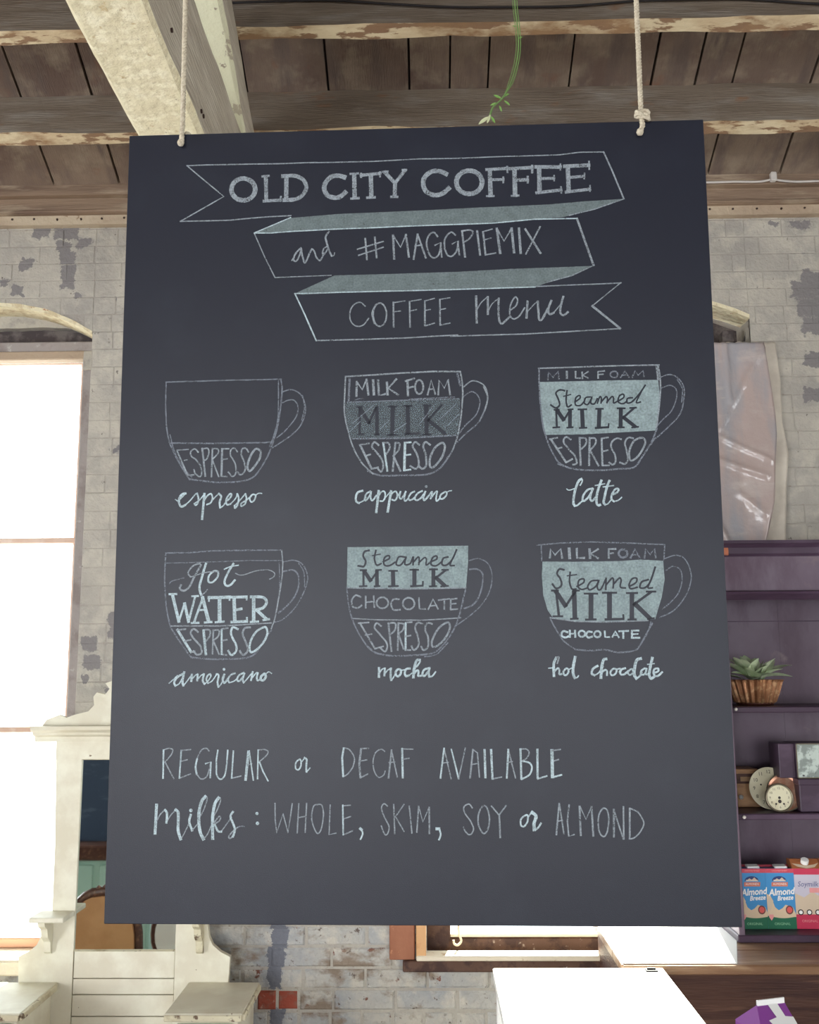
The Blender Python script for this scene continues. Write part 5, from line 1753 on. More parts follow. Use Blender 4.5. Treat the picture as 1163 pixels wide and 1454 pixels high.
# two little cabinets
for sgn in (-1, 1):
    xa, xb = P(233, 1440, 3.34).x, P(345, 1440, 3.34).x
    if sgn < 0: xa, xb = 2*XC-xb, 2*XC-xa
    top = MB()
    z0, z1 = zdesk-.018, zdesk
    fy = 3.335
    top.box((xa, fy, z0), (xb, Y0, z1), ch=.004)
    c = hb(top, 'cabinet_top', M['cream'])
    ed = MB().box((xa+.002, fy-.006, z0-.004), (xb-.002, fy, z1-.003), ch=.002); ed.box((xb-.004, fy, z0-.004), (xb+.008, Y0-.02, z1-.002), ch=.003)
    ed.v = [(a-XC, b_-3.7, cc) for a, b_, cc in ed.v]; ed.build('top_edging', M['cream_edge'], c)
    body = hb(MB().box((xa+.02, fy+.03, .06), (xb-.02, Y0-.001, z0), ch=.004), 'cabinet_body', M['cream'])
    for j, (a, d) in enumerate(((z0-.018, z0-.17), (z0-.19, z0-.34), (z0-.36, .1))):
        dr = MB().box((xa+.035, fy+.018, d), (xb-.035, fy+.031, a), ch=.004)
        dr.v = [(p-XC, r_-3.7, s_) for p, r_, s_ in dr.v]; dr = dr.build('drawer_front' if j < 2 else 'cabinet_door', M['drawer_front'], body)
        kb = MB().lathe([(0, 0), (.006, .0), (.006, .008), (.013, .014), (.012, .02), (0, .023)], 14, M=Matrix.Rotation(math.radians(90), 4, 'X').to_3x3(), c=((xa+xb)/2-XC, fy+.018-3.7, (a+d)/2 if j < 2 else a-.08))
        kb.build('knob', M['cream_edge'], body, smooth=True)
for sgn in (-1, 1):
    for yy in (3.38, 3.62):
        xa = P(233, 1440, 3.34).x+.03; xb = P(345, 1440, 3.34).x-.03
        for x in (xa, xb):
            x = x if sgn > 0 else 2*XC-x
            hb(MB().lathe([(0, 0), (.016, 0), (.02, .05), (.024, .062), (0, .062)], 10, c=(x, yy, 0)), 'foot', M['cream'])
tag(ht, 'chipped cream painted hall tree with tall mirror and two small cabinets', 'hall tree')

# ------------------------------------------------------------------ counter, white table
ZC = CZ-.885
c0 = PZ(883, 1370, ZC); cf = PZ(1000, 1370, ZC).y
ct = empty('wooden_counter', (c0.x, cf, 0))
def cb(mb, name, mt, par=ct, **k):
    mb.v = [(a-par.location.x, b_-par.location.y, c) for a, b_, c in mb.v]
    return mb.build(name, mt, par, **k)
xe = 2.4
n = 4
for i in range(n):
    ya = cf+(3.79-cf)*i/n; yb2 = cf+(3.79-cf)*(i+1)/n
    cb(MB().box((c0.x, ya+.001, ZC-.026), (xe, yb2-.001, ZC), ch=.002), 'counter_board', M['counter'])
cb(MB().box((c0.x+.001, cf-.008, ZC-.027), (xe, cf+.0005, ZC-.001), ch=.003), 'front_edge', M['counter'])
zz_ = ZC-.026
while zz_ > .1:
    zn = max(zz_-.19, 0.0)
    cb(MB().box((c0.x+.03, cf+.035, zn+.0015), (xe, cf+.06, zz_-.0015), ch=.002), 'front_board', M['panel_wood'])
    zz_ = zn
cb(MB().box((c0.x+.03, cf+.06, 0), (c0.x+.055, 3.79, ZC-.026)), 'end_panel', M['panel_wood'])
tag(ct, 'worn brown wooden counter along the wall under the purple hutch', 'counter')
# sun patch on the counter end, put in as a thin white layer
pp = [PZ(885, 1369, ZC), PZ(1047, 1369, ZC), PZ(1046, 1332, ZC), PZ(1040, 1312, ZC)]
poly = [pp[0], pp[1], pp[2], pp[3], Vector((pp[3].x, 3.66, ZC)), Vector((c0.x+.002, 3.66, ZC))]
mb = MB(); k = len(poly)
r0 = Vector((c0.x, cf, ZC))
rt = empty('counter_sun_patch', r0)
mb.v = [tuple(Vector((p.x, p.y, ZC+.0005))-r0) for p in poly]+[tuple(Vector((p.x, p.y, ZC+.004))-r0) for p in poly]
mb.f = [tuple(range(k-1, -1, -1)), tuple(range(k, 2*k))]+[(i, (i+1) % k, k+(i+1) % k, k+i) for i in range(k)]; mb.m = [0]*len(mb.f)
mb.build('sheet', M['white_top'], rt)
tag(rt, 'patch of sunlight put in as a white layer on the left end of the wooden counter', 'cover sheet')

# white table
zt = CZ-.89
L1, L2 = PZ(703, 1373, zt), PZ(712, 1454, zt); R1, R2 = PZ(935, 1373, zt), PZ(1010, 1454, zt)
x0, x1 = (L1.x+L2.x)/2, (R1.x+R2.x)/2; yf, yn = L1.y-.012, 2.3
wt = empty('white_table', ((x0+x1)/2, (yf+yn)/2, 0))
cb(MB().box((x0, yn, zt-.03), (x1, yf, zt), ch=.0025), 'table_top', M['white_top'], wt)
for x in (x0+.03, x1-.03):
    for y in (yn+.03, yf-.03):
        cb(MB().box((x-.022, y-.022, 0), (x+.022, y+.022, zt-.03), ch=.003), 'leg', M['white_top'], wt)
cb(MB().box((x0+.03, yn+.03, zt-.11), (x1-.03, yf-.03, zt-.0305)), 'apron', M['white_top'], wt)
cb(MB().box((x0+.03, yn+.03, .25), (x1-.03, yf-.03, .27)), 'lower_shelf', M['white_top'], wt)
cb(MB().prism([(0, 0), (.042, 0), (.034, .03), (.012, .03)], 0, .0012), 'dummy', M['win_dark'], wt) if False else None
tag(wt, 'white topped narrow table glaring in the sunlight below the menu board', 'table')
a_, b_ = PZ(915, 1376, zt), PZ(935, 1382, zt)
ck = empty('black_clip', (a_.x, a_.y, zt))
MB().box((-.0, -.03, 0), (.035, 0, .004), ch=.001).build('base', M['cable'], ck); MB().box((.004, -.02, .004), (.03, -.014, .009), ch=.001).build('bar', M['cable'], ck)
tag(ck, 'small flat dark clip on the far right corner of the white table', 'clip')

# ------------------------------------------------------------------ purple hutch
HF, HBK = 3.40, 3.735
def hz(py, Y=HF): return P(1100, py, Y).z
HX = P(1020, 780, HF).x; HX1 = 2.2
hu = empty('hutch', (HX, HBK, ZC))
def ub(mb, name, mt, par=None, **k):
    mb.v = [(a-HX, b_-HBK, c-ZC) for a, b_, c in mb.v]
    return mb.build(name, mt, par or hu, **k)
ztop = hz(767, HF-.03)
zc = hz(790, HF)
# back of four boards
xs = [HX+.02, HX+.30, HX+.62, HX+.95, HX1]
for a, c in zip(xs[:-1], xs[1:]):
    ub(MB().box((a+.0003, HBK-.018, ZC+.001), (c-.0003, HBK, ztop-.03)), 'back_board', M['purple'])
ub(MB().box((HX, HF+.005, ZC+.001), (HX+.02, HBK, ztop-.03), ch=.002), 'side_panel', M['purple'])
ub(MB().box((HX1-.02, HF+.005, ZC+.001), (HX1, HBK, ztop-.03), ch=.002), 'side_panel', M['purple'])
# cornice
hh = ztop-zc
ub(MB().prof([(HBK, zc), (HF-.004, zc), (HF-.008, zc+hh*.12), (HF-.014, zc+hh*.16), (HF-.016, zc+hh*.55), (HF-.028, zc+hh*.75), (HF-.035, zc+hh*.8), (HF-.035, ztop), (HBK, ztop)], HX-.02, HX1), 'cornice', M['purple_dark'])
ub(MB().box((P(1022, 780, HF-.03).x, HF-.0165, zc+.003), (P(1036.5, 780, HF-.03).x, HF-.01, ztop-.010), ch=.002), 'chipped_patch', M['chip'])
# frieze and its ledge
zf = hz(842, HF-.01)
ub(MB().box((HX, HF, zf), (HX1, HF+.018, zc+.001)), 'frieze', M['purple'])
ub(MB().prof([(HF-.022, zf-.003), (HF-.026, zf+.004), (HF-.01, zf+.009), (HF+.02, zf+.009), (HF+.02, zf-.022), (HF+.008, zf-.022)], HX-.008, HX1), 'ledge', M['purple_dark'])
zl = P(1100, 882, HBK-.03).z
ub(MB().box((HX+.03, HBK-.0215, zl-.002), (HX1-.02, HBK-.018, zl+.002)), 'bead', M['purple_dark'])
SH = []
for py in (1003, 1154):
    z = P(1100, py, HF+.055).z
    ub(MB().box((HX+.02, HF+.03, z-.02), (HX1-.02, HBK-.018, z), ch=.003), 'shelf', M['purple_dark']); SH.append(z)
z = ZC+.024
ub(MB().box((HX-.006, HF, ZC+.0005), (HX1, HBK-.018, z), ch=.003), 'bottom_board', M['purple_dark']); SH.append(z)
for (px, py) in ((1044.5, 1007), (1056.5, 1160)):
    p = P(px, py, HF+.026)
    ub(MB().lathe([(0, -.003), (.0055, -.002), (.006, .004), (.004, .008), (0, .009)], 10, M=Matrix.Rotation(math.radians(90), 4, 'X').to_3x3(), c=p), 'shelf_pin', M['conduit'], smooth=True)
tag(hu, 'dark purple painted hutch of open shelves on the wooden counter', 'hutch')

# plant in a fluted copper planter
pc = P(1072, 990, 3.56); pz = SH[0]
pl = empty('potted_plant', (pc.x, 3.56, pz+.001))
COP = mat('aged_copper', (158, 112, 80), 0.34, [((188, 150, 112), 60, 0.56, 0.05), ((104, 60, 44), 12, 0.6, 0.05)], metal=0.55, obj=True)
CD = mat('dark_copper_base', (84, 48, 40), 0.5, metal=0.3)
mb = MB()
seg = 168; prof_ = [(.0, .003), (.060, .003), (.066, .012), (.078, .045), (.088, .080), (.093, .088), (.089, .088), (.083, .078), (.0, .070)]
mb.lathe(prof_[1:8], seg, flute=.12, nf=24)
mb.v = [(a, b_*.8, c) for a, b_, c in mb.v]
mb.build('planter', COP, pl, smooth=False)
mb = MB().lathe([(0, 0), (.062, 0), (.066, .008), (.062, .014), (0, .014)], 40); mb.v = [(a, b_*.8, c) for a, b_, c in mb.v]
mb.build('planter_foot', CD, pl, smooth=True)
mb = MB().lathe([(0, .068), (.081, .070)], 30); mb.v = [(a, b_*.8, c) for a, b_, c in mb.v]
mb.build('soil', mat('potting_soil', (58, 44, 36), .95, bump=(90, .8)), pl)
LG = mat('grey_green_leaf', (210, 222, 188), 0.45, [((172, 192, 152), 30, .52, .12), ((216, 226, 198), 45, .64, .06)], vary=.12, obj=True)
rl = random.Random(12)
specs = [(185, .095, 30, .05), (170, .075, 12, .04), (205, .07, 50, .05), (10, .10, 22, .05), (-8, .085, 6, .04), (25, .075, 45, .05), (60, .06, 60, .06), (110, .065, 62, .05), (140, .07, 48, .05),
         (-60, .05, 40, .05), (-90, .045, 25, .05), (-120, .05, 38, .05), (-150, .065, 20, .045), (-30, .06, 28, .05), (80, .05, 80, .05), (-80, .055, 66, .055), (-20, .06, 58, .06), (200, .06, 70, .05),
         (-100, .05, 10, .05), (-140, .06, 55, .05), (-45, .055, 12, .045), (0, .05, 75, .05)]
for az, L_, el, wd in specs:
    base = Vector((math.cos(math.radians(az))*.018+rl.uniform(-.012, .012), math.sin(math.radians(az))*.012, .072+rl.uniform(0, .012)))
    L_ *= 1.35; base.z += .012; el = el+14
    MX = Matrix.Translation(base) @ Matrix.Rotation(math.radians(az), 4, 'Z') @ Matrix.Rotation(-math.radians(el), 4, 'Y') @ Matrix.Rotation(rl.uniform(-.5, .5), 4, 'X')
    leaf_mb(L_, wd*.95, .30, .28, 9, MX=MX).build('leaf', LG, pl, smooth=True)
tag(pl, 'grey-green leafy plant in a fluted copper planter on the upper shelf', 'plant')

# clock dials, box and tins on the middle shelf
z2 = SH[1]
ENA = mat('cream_enamel', (214, 208, 180), 0.25, [((192, 182, 150), 20, .6, .08)], spec=.6, obj=True)
INK = mat('dark_ink', (52, 46, 46), .6)
BRS = mat('tarnished_bezel', (120, 112, 96), .35, metal=.8)
def lean(cx, Y, R_, tilt, z):      # frame of a disc of radius R_ standing on the shelf and leaning back
    return Matrix.Translation((cx, Y, z+R_*math.cos(tilt)+.001)) @ Matrix.Rotation(math.pi/2-tilt, 4, 'X')
def numerals(mb, r, size, M4):
    for h_ in range(1, 13):
        a = math.radians(90-30*h_)
        add_text(mb, str(h_), size, M4 @ Matrix.Translation((r*math.cos(a), r*math.sin(a), 0)))
RB = .071
xb_ = P(1093.5, 1124, 3.535).x
d = empty('clock_dial', (0, 0, 0)); T = lean(xb_, 3.535, RB, .22, z2); d.location = T.translation
TL = Matrix.Translation(-T.translation) @ T
mb = MB().lathe([(0, 0), (RB-.002, 0), (RB, .001), (RB, .002), (RB-.002, .003), (.004, .004), (0, .004)], 56); mb.v = [tuple(TL @ Vector(v)) for v in mb.v]; mb.build('dial_plate', ENA, d)
mb = MB(); numerals(mb, RB*.77, .017, TL @ Matrix.Translation((0, 0, .0046)))
mb.build('numerals', INK, d)
for (u, v, r_) in ((-.012, -.030, .007), (.03, .02, .0035), (-.03, .012, .003)):
    mb = MB().lathe([(r_, .0036), (0, .0050)], 14, c=(u, v, 0))
    mb.v = [tuple(TL @ Vector(v)) for v in mb.v]; mb.build('winding_hole', INK, d)
tag(d, 'large round cream enamel clock dial leaning at the back on the middle shelf', 'clock dial')
# copper disc
RC = .060; xc_ = P(1114, 1127, 3.505).x
d = empty('copper_disc', (0, 0, 0)); T = lean(xc_, 3.505, RC, .2, z2); d.location = T.translation; TL = Matrix.Translation(-T.translation) @ T
mb = MB().lathe([(0, 0), (RC, 0), (RC+.0015, .0015), (RC-.002, .004), (RC-.010, .002), (0, .002)], 48); mb.v = [tuple(TL @ Vector(v)) for v in mb.v]
mb.build('disc', mat('rosy_copper', (190, 136, 112), .3, [((206, 176, 150), 25, .55, .08)], metal=.6, obj=True), d)
mb = MB().lathe([(RC-.001, .003), (RC+.002, .003), (RC+.002, .006), (RC-.001, .006), (RC-.001, .003)], 48); mb.v = [tuple(TL @ Vector(v)) for v in mb.v]; mb.build('rim', BRS, d)
tag(d, 'rosy copper disc half hidden behind the small clock face', 'disc')
# small clock
RS = .047; xs_ = P(1106.6, 1134, 3.465).x
d = empty('small_clock', (0, 0, 0)); T = lean(xs_, 3.465, RS, .15, z2); d.location = T.translation; TL = Matrix.Translation(-T.translation) @ T
mb = MB().lathe([(0, -.014), (RS-.006, -.014), (RS, -.006), (RS, .004), (RS-.003, .006), (RS-.006, .003), (RS-.006, .001)], 48); mb.v = [tuple(TL @ Vector(v)) for v in mb.v]; mb.build('case', BRS, d, smooth=True)
mb = MB().lathe([(RS-.005, .001), (0, .0015)], 48); mb.v = [tuple(TL @ Vector(v)) for v in mb.v]; mb.build('face', ENA, d)
mb = MB(); numerals(mb, RS*.66, .0105, TL @ Matrix.Translation((0, 0, .0022)))
mb.build('numerals', INK, d)
mb = MB()
for (u, v, r_) in ((0, 0, .0045), (0, -.012, .006), (-.013, -.020, .0032), (.013, -.020, .0032)):
    mb.lathe([(r_, .0020), (0, .0026)], 14, c=(u, v, 0))
mb.v = [tuple(TL @ Vector(v)) for v in mb.v]; mb.build('centre_mark', INK, d)
tag(d, 'small round clock face with dark numerals in a tarnished metal case', 'clock')
# wooden box with a label window
bx0, bx1 = P(1043, 1120, 3.58).x, P(1079, 1120, 3.58).x; bt = P(1060, 1092, 3.58).z
bo = empty('wooden_box', ((bx0+bx1)/2, 3.63, z2+.001))
WB = mat('honey_brown_box_wood', (166, 128, 92), .5, [((140, 104, 74), 12, .55, .1, (1, 1, 4))], obj=True)
h_ = bt-z2-.001; hw = (bx1-bx0)/2
MB().box((-hw, -.05, 0), (hw, .06, h_), ch=.003).build('box_body', WB, bo)
MB().box((-hw*.8, -.052, h_*.62), (hw*.75, -.0495, h_*.88), ch=.0005).build('label_recess', M['panel_wood'], bo)
mb = MB().box((-hw*.5, -.0532, h_*.68), (hw*.35, -.052, h_*.80)); mb.build('label', mat('faded_label', (150, 122, 92), .7), bo)
p_ = P(1064, 1137, 3.48)
MB().lathe([(0, 0), (.004, 0), (.004, .006), (.008, .011), (.007, .016), (0, .018)], 14, M=Matrix.Rotation(math.pi/2, 3, 'X'), c=(p_.x-(bx0+bx1)/2, -.05, p_.z-z2)).build('knob', mat('polished_knob', (214, 214, 210), .35, metal=.5), bo, smooth=True)
tag(bo, 'brown wooden box with a dark label slot behind the clock dial', 'box')
# dark box below and mottled mirror box on it
d0, d1 = P(1136, 1130, 3.46).x, P(1136, 1130, 3.46).x+.17; dz = P(1150, 1106, 3.46).z
db = empty('dark_box', ((d0+d1)/2, 3.55, z2+.001))
MB().box((-.085, -.09, 0), (.085, .10, dz-z2-.001), ch=.003).build('box_body', M['purple_dark'], db)
MB().box((-.087, -.092, dz-z2-.022), (.087, .10, dz-z2-.0012), ch=.002).build('lid', M['purple_dark'], db)
tag(db, 'dark plum lidded box under the mottled mirror box at the right edge', 'box')
m0 = P(1131, 1080, 3.47).x; mt_ = P(1150, 1056, 3.47).z; mh = mt_-dz
mbx = empty('mirror_box', (m0, 3.47, dz+.001))
MOT = mat('mottled_antique_mirror', (206, 218, 212), .22, [((150, 160, 156), 22, .5, .04), ((84, 84, 86), 30, .64, .02)], metal=.35, obj=True)
MB().box((0, .002, 0), (.14, .12, mh), ch=.001).build('box_body', M['purple_dark'], mbx)
MB().box((.003, -.001, .003), (.137, .002, mh-.003), ch=.0008).build('mirror_face', MOT, mbx)
mb = MB()
for a, c in (((0, -.002, 0), (.14, .001, .003)), ((0, -.002, mh-.003), (.14, .001, mh)), ((0, -.002, 0), (.003, .001, mh)), ((.137, -.002, 0), (.14, .001, mh))): mb.box(a, c)
mb.build('metal_edging', BRS, mbx)
MB().box((-.055, .01, .0), (-.001, .11, mh-.001), ch=.002).build('side_flap', M['purple_dark'], mbx)
tag(mbx, 'small box faced with mottled silver mirror at the right edge', 'box')

# ------------------------------------------------------------------ milk cartons
C_ = lambda n, c, r=.35: mat(n, c, r, spec=.5)
BLUE, RED, GREEN, CREAM_, WHITE, NAVY, PINK, MAG, LIL, ORG, TAN = C_('carton_blue', (64, 140, 196)), C_('carton_red', (198, 74, 92)), C_('carton_green', (34, 104, 76)), C_('carton_cream', (206, 186, 162)), C_('carton_white', (232, 232, 230)), C_('carton_navy', (40, 58, 110)), C_('carton_pink', (226, 150, 150)), C_('carton_magenta', (196, 52, 84)), C_('carton_lilac', (196, 190, 204)), C_('carton_orange', (168, 104, 66)), C_('carton_tan', (214, 190, 160))
RX = Matrix.Rotation(math.pi/2, 4, 'X')
def flat(poly, name, mt, root, lay, yf):
    mb = MB().prism(poly, yf-.00018*lay, yf-.00018*lay+.0001); return mb.build(name, mt, root)
def txt(root, name, s, size, x, z, mt, lay, yf, shear=0, rot=0, bold=0, sx=1):
    mb = MB(); add_text(mb, s, size, Matrix.Translation((x, yf-.00018*lay-.0002, z)) @ Matrix.Rotation(math.radians(-rot), 4, 'Y') @ RX @ Matrix.Diagonal((sx, 1, 1, 1)), shear=shear, bold=bold)
    return mb.build(name, mt, root)
def ell(cx, cz, rx, rz, n=20, a0=0, a1=360):
    return [(cx+rx*math.cos(math.radians(a0+(a1-a0)*i/(n if a1-a0 == 360 else n-1))), cz+rz*math.sin(math.radians(a0+(a1-a0)*i/(n if a1-a0 == 360 else n-1)))) for i in range(n)]
CW, CD_, CH = .094, .062, .192
def carton(x, y, z, kind, lab, rz=0.0):
    r = empty('milk_carton', (x, y, z), rz); w = CW/2; yf = -CD_/2
    tilt = .004
    body = MB(); pr = [(yf, 0), (CD_/2, 0), (CD_/2, CH-.004), (yf, CH)]
    body.prof(pr, -w, w); body.build('carton_body', BLUE if kind == 'almond' else LIL, r)
    if kind == 'almond':
        flat([(-w, CH*.93), (w, CH*.93), (w, CH), (-w, CH)], 'top_band', RED, r, 1, yf)
        txt(r, 'lettering', 'UNSWEETENED', .0072, 0, CH*.965, PINK, 1, yf)
        flat([(-w, CH*.0), (w, CH*.0), (w, CH*.20)]+[(w-CW*i/12, CH*(.205-.035*math.sin(math.pi*i/12)+.02*(i/12))) for i in range(1, 12)]+[(-w, CH*.22)], 'base_band', GREEN, r, 3, yf)
        flat([(-w, CH*.16), (w, CH*.16), (w, CH*.24), (w*.8, CH*.36), (w*.3, CH*.40), (w*.05, CH*.34), (-w*.2, CH*.31), (-w*.45, CH*.36), (-w*.6, CH*.46), (-w*.75, CH*.56), (-w, CH*.58)], 'milk_splash', TAN, r, 2, yf)
        flat([(-w, CH*.33), (-w*.78, CH*.30), (-w*.55, CH*.46), (-w*.7, CH*.53), (-w*.95, CH*.50)], 'almond_picture', CREAM_, r, 3, yf)
        flat(ell(-w*.05, CH*.80, w*.50, CH*.075, 20, 0, 180), 'logo_peak', NAVY, r, 1, yf)
        flat([(-w*.5, CH*.79), (-w*.2, CH*.84), (-w*.05, CH*.815), (w*.15, CH*.855), (w*.42, CH*.79)], 'logo_mountain', CREAM_, r, 2, yf)
        flat([(-w*.62, CH*.705), (w*.52, CH*.705), (w*.56, CH*.775), (-w*.6, CH*.775)], 'logo_ribbon', C_('ribbon_orange', (208, 120, 96)), r, 3, yf)
        txt(r, 'lettering', 'ALMONDS', .0095, -w*.03, CH*.742, WHITE, 4, yf)
        txt(r, 'lettering', 'Blue Diamond', .0070, -w*.03, CH*.805, WHITE, 4, yf)
        txt(r, 'lettering', 'Almond', .030, w*.05, CH*.612, WHITE, 4, yf, shear=.25, rot=4, bold=.0009, sx=.88)
        txt(r, 'lettering', 'Breeze', .021, w*.28, CH*.512, WHITE, 4, yf, shear=.3, rot=4, bold=.0007, sx=.9)
        flat(ell(w*.55, CH*.315, w*.27, w*.30), 'badge_rim', C_('badge_brown', (110, 62, 60)), r, 4, yf); flat(ell(w*.55, CH*.315, w*.19, w*.21), 'badge', C_('badge_red', (214, 92, 88)), r, 5, yf)
        flat([(-w*.9, CH*.24), (-w*.6, CH*.24), (-w*.58, CH*.20), (-w*.75, CH*.14), (-w*.92, CH*.20)], 'heart_mark', PINK, r, 4, yf)
        txt(r, 'lettering', 'ORIGINAL', .0115, 0, CH*.085, C_('pale_green_print', (150, 200, 160)), 4, yf)
        # screw cap tipped on the sloping top
        MX = Matrix.Translation((.008, -.012, CH+.001)) @ Matrix.Rotation(math.radians(10), 4, 'X')
        mb = MB().box((-.021, -.013, 0), (.021, .013, .007), ch=.002); mb.v = [tuple(MX @ Vector(v)) for v in mb.v]; mb.build('cap', WHITE, r)
        MB().box((-w, CD_/2-.012, CH-.004), (w, CD_/2, CH+.003), ch=.001).build('folded_seam', RED, r)
    else:
        g = MB(); hg = .026
        g.prof([(yf, CH), (CD_/2, CH-.004), (CD_/2-.005, CH+hg-.002), (yf+.030, CH+hg)], -w, w); g.build('carton_shoulder', ORG, r)
        # swoosh on the sloping front
        sl = lambda x_, t: (x_, yf+.030*t-.0006, CH+hg*t)
        mb = MB(); pts = [sl(-w*.95, .55), sl(-w*.6, .2), sl(0, .02), sl(w*.6, .15), sl(w*.98, .6), sl(w*.6, .42), sl(0, .30), sl(-w*.5, .45)]
        mb.face(pts); mb.build('milk_swoosh', CREAM_, r)
        MX = Matrix.Translation((0, yf+.016, CH+hg*.55)) @ Matrix.Rotation(math.radians(-38), 4, 'X')
        mb = MB().lathe([(.0, .0), (.013, 0), (.013, .012), (.011, .014), (0, .014)], 20); mb.v = [tuple(Matrix.Translation((0, yf+.018, CH+hg*.6)) @ Matrix.Rotation(math.radians(30), 4, 'X') @ Vector(v)) for v in mb.v]; mb.build('cap', WHITE, r)
        flat([(-w, CH*.90), (w, CH*.90), (w, CH), (-w, CH)], 'top_band', MAG, r, 1, yf)
        flat([(-w, CH*.0), (w, CH*.0), (w, CH*.24), (-w, CH*.24)], 'base_band', MAG, r, 1, yf)
        flat([(-w, CH*.24), (w, CH*.24), (w, CH*.50), (w*.3, CH*.62), (-w*.3, CH*.52), (-w, CH*.60)], 'milk_picture', CREAM_, r, 1, yf)
        txt(r, 'lettering', 'Soymilk', .024, 0, CH*.74, C_('grey_blue_print', (84, 92, 140)), 3, yf, shear=.2, sx=.9)
        flat([(w*.1, CH*.60), (w*.98, CH*.60), (w*.98, CH*.68), (w*.1, CH*.68)], 'flavour_tag', PINK, r, 3, yf)
        for k_ in (-.6, 0, .6):
            flat(ell(w*k_, CH*.275, w*.2, w*.2, 14), 'badge_rim', INK, r, 2, yf); flat(ell(w*k_, CH*.275, w*.13, w*.13, 14), 'badge', WHITE, r, 3, yf)
        txt(r, 'lettering', 'ORIGINAL', .0115, 0, CH*.13, PINK, 2, yf)
    tag(r, lab, 'carton', 'milk cartons on the lowest hutch shelf'); return r
z3 = SH[2]+.001; YC = 3.475+CD_/2
xc = lambda px: P(px, 1280, 3.47).x
carton(xc(1070.5), YC, z3, 'almond', 'blue almond milk carton half hidden behind the menu board edge', .02)
carton(xc(1110), YC, z3, 'almond', 'blue almond milk carton standing between a blue and a pink carton', .0)
carton(xc(1149.5), YC, z3, 'soy', 'pink and lilac soymilk carton, first to the right of the blue ones', -.02)
carton(xc(1191), YC, z3, 'soy', 'pink and lilac soymilk carton cut off by the right picture edge', 0)

# purple gable-top carton on a bar near the camera
yb = 1.88; pp = P(1082, 1440, yb)
zbar = pp.z-.230
bar = empty('side_bar', (pp.x+.1, 1.75, 0))
MB().box((-.2, -.45, zbar-.035), (.9, .35, zbar), ch=.004).build('bar_top', M['counter'], bar)
for a in (-.16, .85):
    for b_ in (-.40, .30): MB().box((a-.025, b_-.025, 0), (a+.025, b_+.025, zbar-.035), ch=.004).build('leg', M['panel_wood'], bar)
MB().box((-.15, -.39, zbar-.13), (.85, .29, zbar-.036)).build('apron', M['panel_wood'], bar)
tag(bar, 'brown side bar below the picture edge carrying the purple carton', 'counter')
PUR = mat('purple_carton_print', (132, 66, 146), .4, spec=.5)
g = empty('gable_carton', (pp.x+.008, yb, zbar+.001), math.radians(18))
w, dd, hB, hG = .039, .039, .212, .034
MB().box((-w, -dd, 0), (w, dd, hB), ch=.0015).build('carton_body', PUR, g)
mb = MB(); mb.v = [(-w, -dd, hB), (w, -dd, hB), (w, dd, hB), (-w, dd, hB), (-w+.020, 0, hB+hG), (w*.98, 0, hB+hG)]
mb.f = [(0, 1, 5, 4), (2, 3, 4, 5), (1, 2, 5), (3, 0, 4), (3, 2, 1, 0)]; mb.m = [0]*5; mb.build('gable_top', PUR, g)
MB().box((-w+.020, -.0016, hB+hG-.002), (w*.98, .0016, hB+hG+.008), ch=.0006).build('ridge_seal', WHITE, g)
sp = lambda x_, t: (x_, -dd*(1-t)-.0006, hB+hG*t+.0006)
mb = MB(); mb.face([sp(-.004, .08), sp(w, .12), sp(w, .45), sp(.024, .50), sp(.022, .98), sp(.002, .98), sp(.006, .50), sp(-.012, .42)]); mb.build('label', WHITE, g)
tag(g, 'purple gable-top carton with white seal at the bottom right', 'carton')

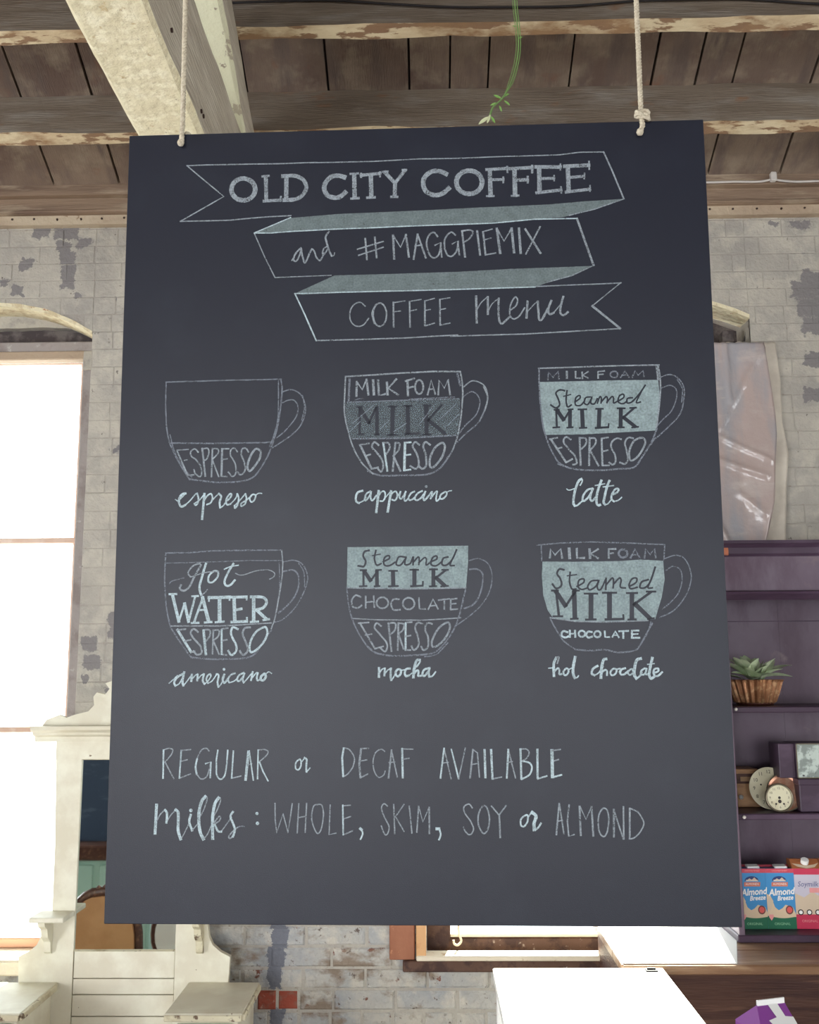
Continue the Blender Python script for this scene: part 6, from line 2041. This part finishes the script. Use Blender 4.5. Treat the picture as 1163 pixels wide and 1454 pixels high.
# ------------------------------------------------------------------ things seen only in the hall tree mirror
YM = Y0+.008
def MP(px, py, Y): v = P(px, py, 2*YM-Y); return Vector((v.x, Y, v.z))
UPO = mat('orange_tan_leather', (186, 136, 92), .4, [((172, 122, 80), 6, .5, .1)], obj=True)
UPW = mat('white_linen', (232, 230, 222), .8)
WDK = mat('dark_carved_wood', (84, 56, 46), .35, [((120, 88, 70), 60, .6, .06)], obj=True)
def chair(name, cx, cy, topz, wid, up, lab, rz):
    r = empty(name, (cx, cy, 0), rz); hw = wid/2; zb = .50; hc = (topz-zb)
    def outline(s, n=28):
        return [(hw*s*math.copysign(abs(math.cos(a))**.75, math.cos(a)), zb+hc/2+hc/2*s*math.copysign(abs(math.sin(a))**.85, math.sin(a))) for a in [2*math.pi*i/n for i in range(n)]]
    MB().prism(outline(.94), -.035, .035).build('back_cushion', up, r)
    pts = [(x, 0, z) for x, z in outline(1.0)]; pts.append(pts[0])
    MB().tube(pts, .022, 8, cap=False).build('back_frame', WDK, r, smooth=True)
    mb = MB()
    for i in range(9):
        a = math.radians(50+80*i/8); mb.lathe([(0, -.012), (.011, -.005), (.012, .004), (0, .012)], 8, c=(hw*math.cos(a), .0, zb+hc/2+hc/2*math.sin(a)+.02))
    mb.build('carving', WDK, r, smooth=True)
    MB().box((-hw, .02, .38), (hw, .50, .46), ch=.02).build('seat', up, r)
    MB().box((-hw, .02, .33), (hw, .50, .379), ch=.01).build('seat_rail', WDK, r)
    for x in (-hw+.03, hw-.03):
        for y in (.05, .46): MB().tube([(x, y, .35), (x*1.02, y, .18), (x*1.06, y+(.02 if y > .2 else -.03), .0)], [.024, .018, .014], 8).build('leg', WDK, r, smooth=True)
        MB().tube([(x*1.0, -.0, .36), (x, 0, .6)], .02, 8).build('back_post', WDK, r, smooth=True)
    tag(r, lab, 'chair')
yc = 2.75
a = MP(150, 1266, yc); e0 = MP(96, 1330, yc).x; e1 = MP(184, 1330, yc).x
chair('upholstered_chair', (e0+e1)/2+.02, yc, a.z, e1-e0+.04, UPO, 'tan leather chair with carved dark frame reflected in the hall tree mirror', 0)
yc = 2.1
e0 = MP(219, 1340, yc).x; e1 = MP(320, 1340, yc).x
chair('oval_back_chair', (e0+e1)/2, yc, MP(250, 1285, yc).z, e1-e0, UPW, 'white oval-backed chair reflected in the hall tree mirror', 0)
yk = .6
k0 = MP(60, 1200, yk).x; k1 = MP(215, 1200, yk).x
cu = empty('painted_cupboard', ((k0+k1)/2, yk-.2, 0)); hw = (k1-k0)/2
z_a, z_b, z_c = MP(130, 1040, yk).z, MP(130, 1201, yk).z, MP(130, 1222, yk).z
MINT = mat('mint_paint', (168, 204, 188), .5); SLT = mat('slate_blue_paint', (58, 72, 92), .5, [((82, 96, 112), 5, .6, .04, (1, 1, 3))])
MB().box((-hw, -.2, .06), (hw, .18, z_c), ch=.005).build('cupboard_body', MINT, cu)
MB().box((-hw-.02, -.2, z_c), (hw+.02, .21, z_b), ch=.01).build('worktop', WDK, cu)
MB().box((-hw, -.0, z_b), (hw, .03, z_a+.3), ch=.004).build('upper_panel', SLT, cu)
for s in (-1, 1):
    MB().box((s*hw*.5-hw*.44, .18, .12), (s*hw*.5+hw*.44, .195, z_c-.03), ch=.004).build('door', MINT, cu)
    MB().box((s*hw*.93-.03, -.18, 0), (s*hw*.93+.03, .16, .06)).build('foot', WDK, cu)
tag(cu, 'mint green cupboard with slate blue upper panel reflected in the mirror', 'cupboard')
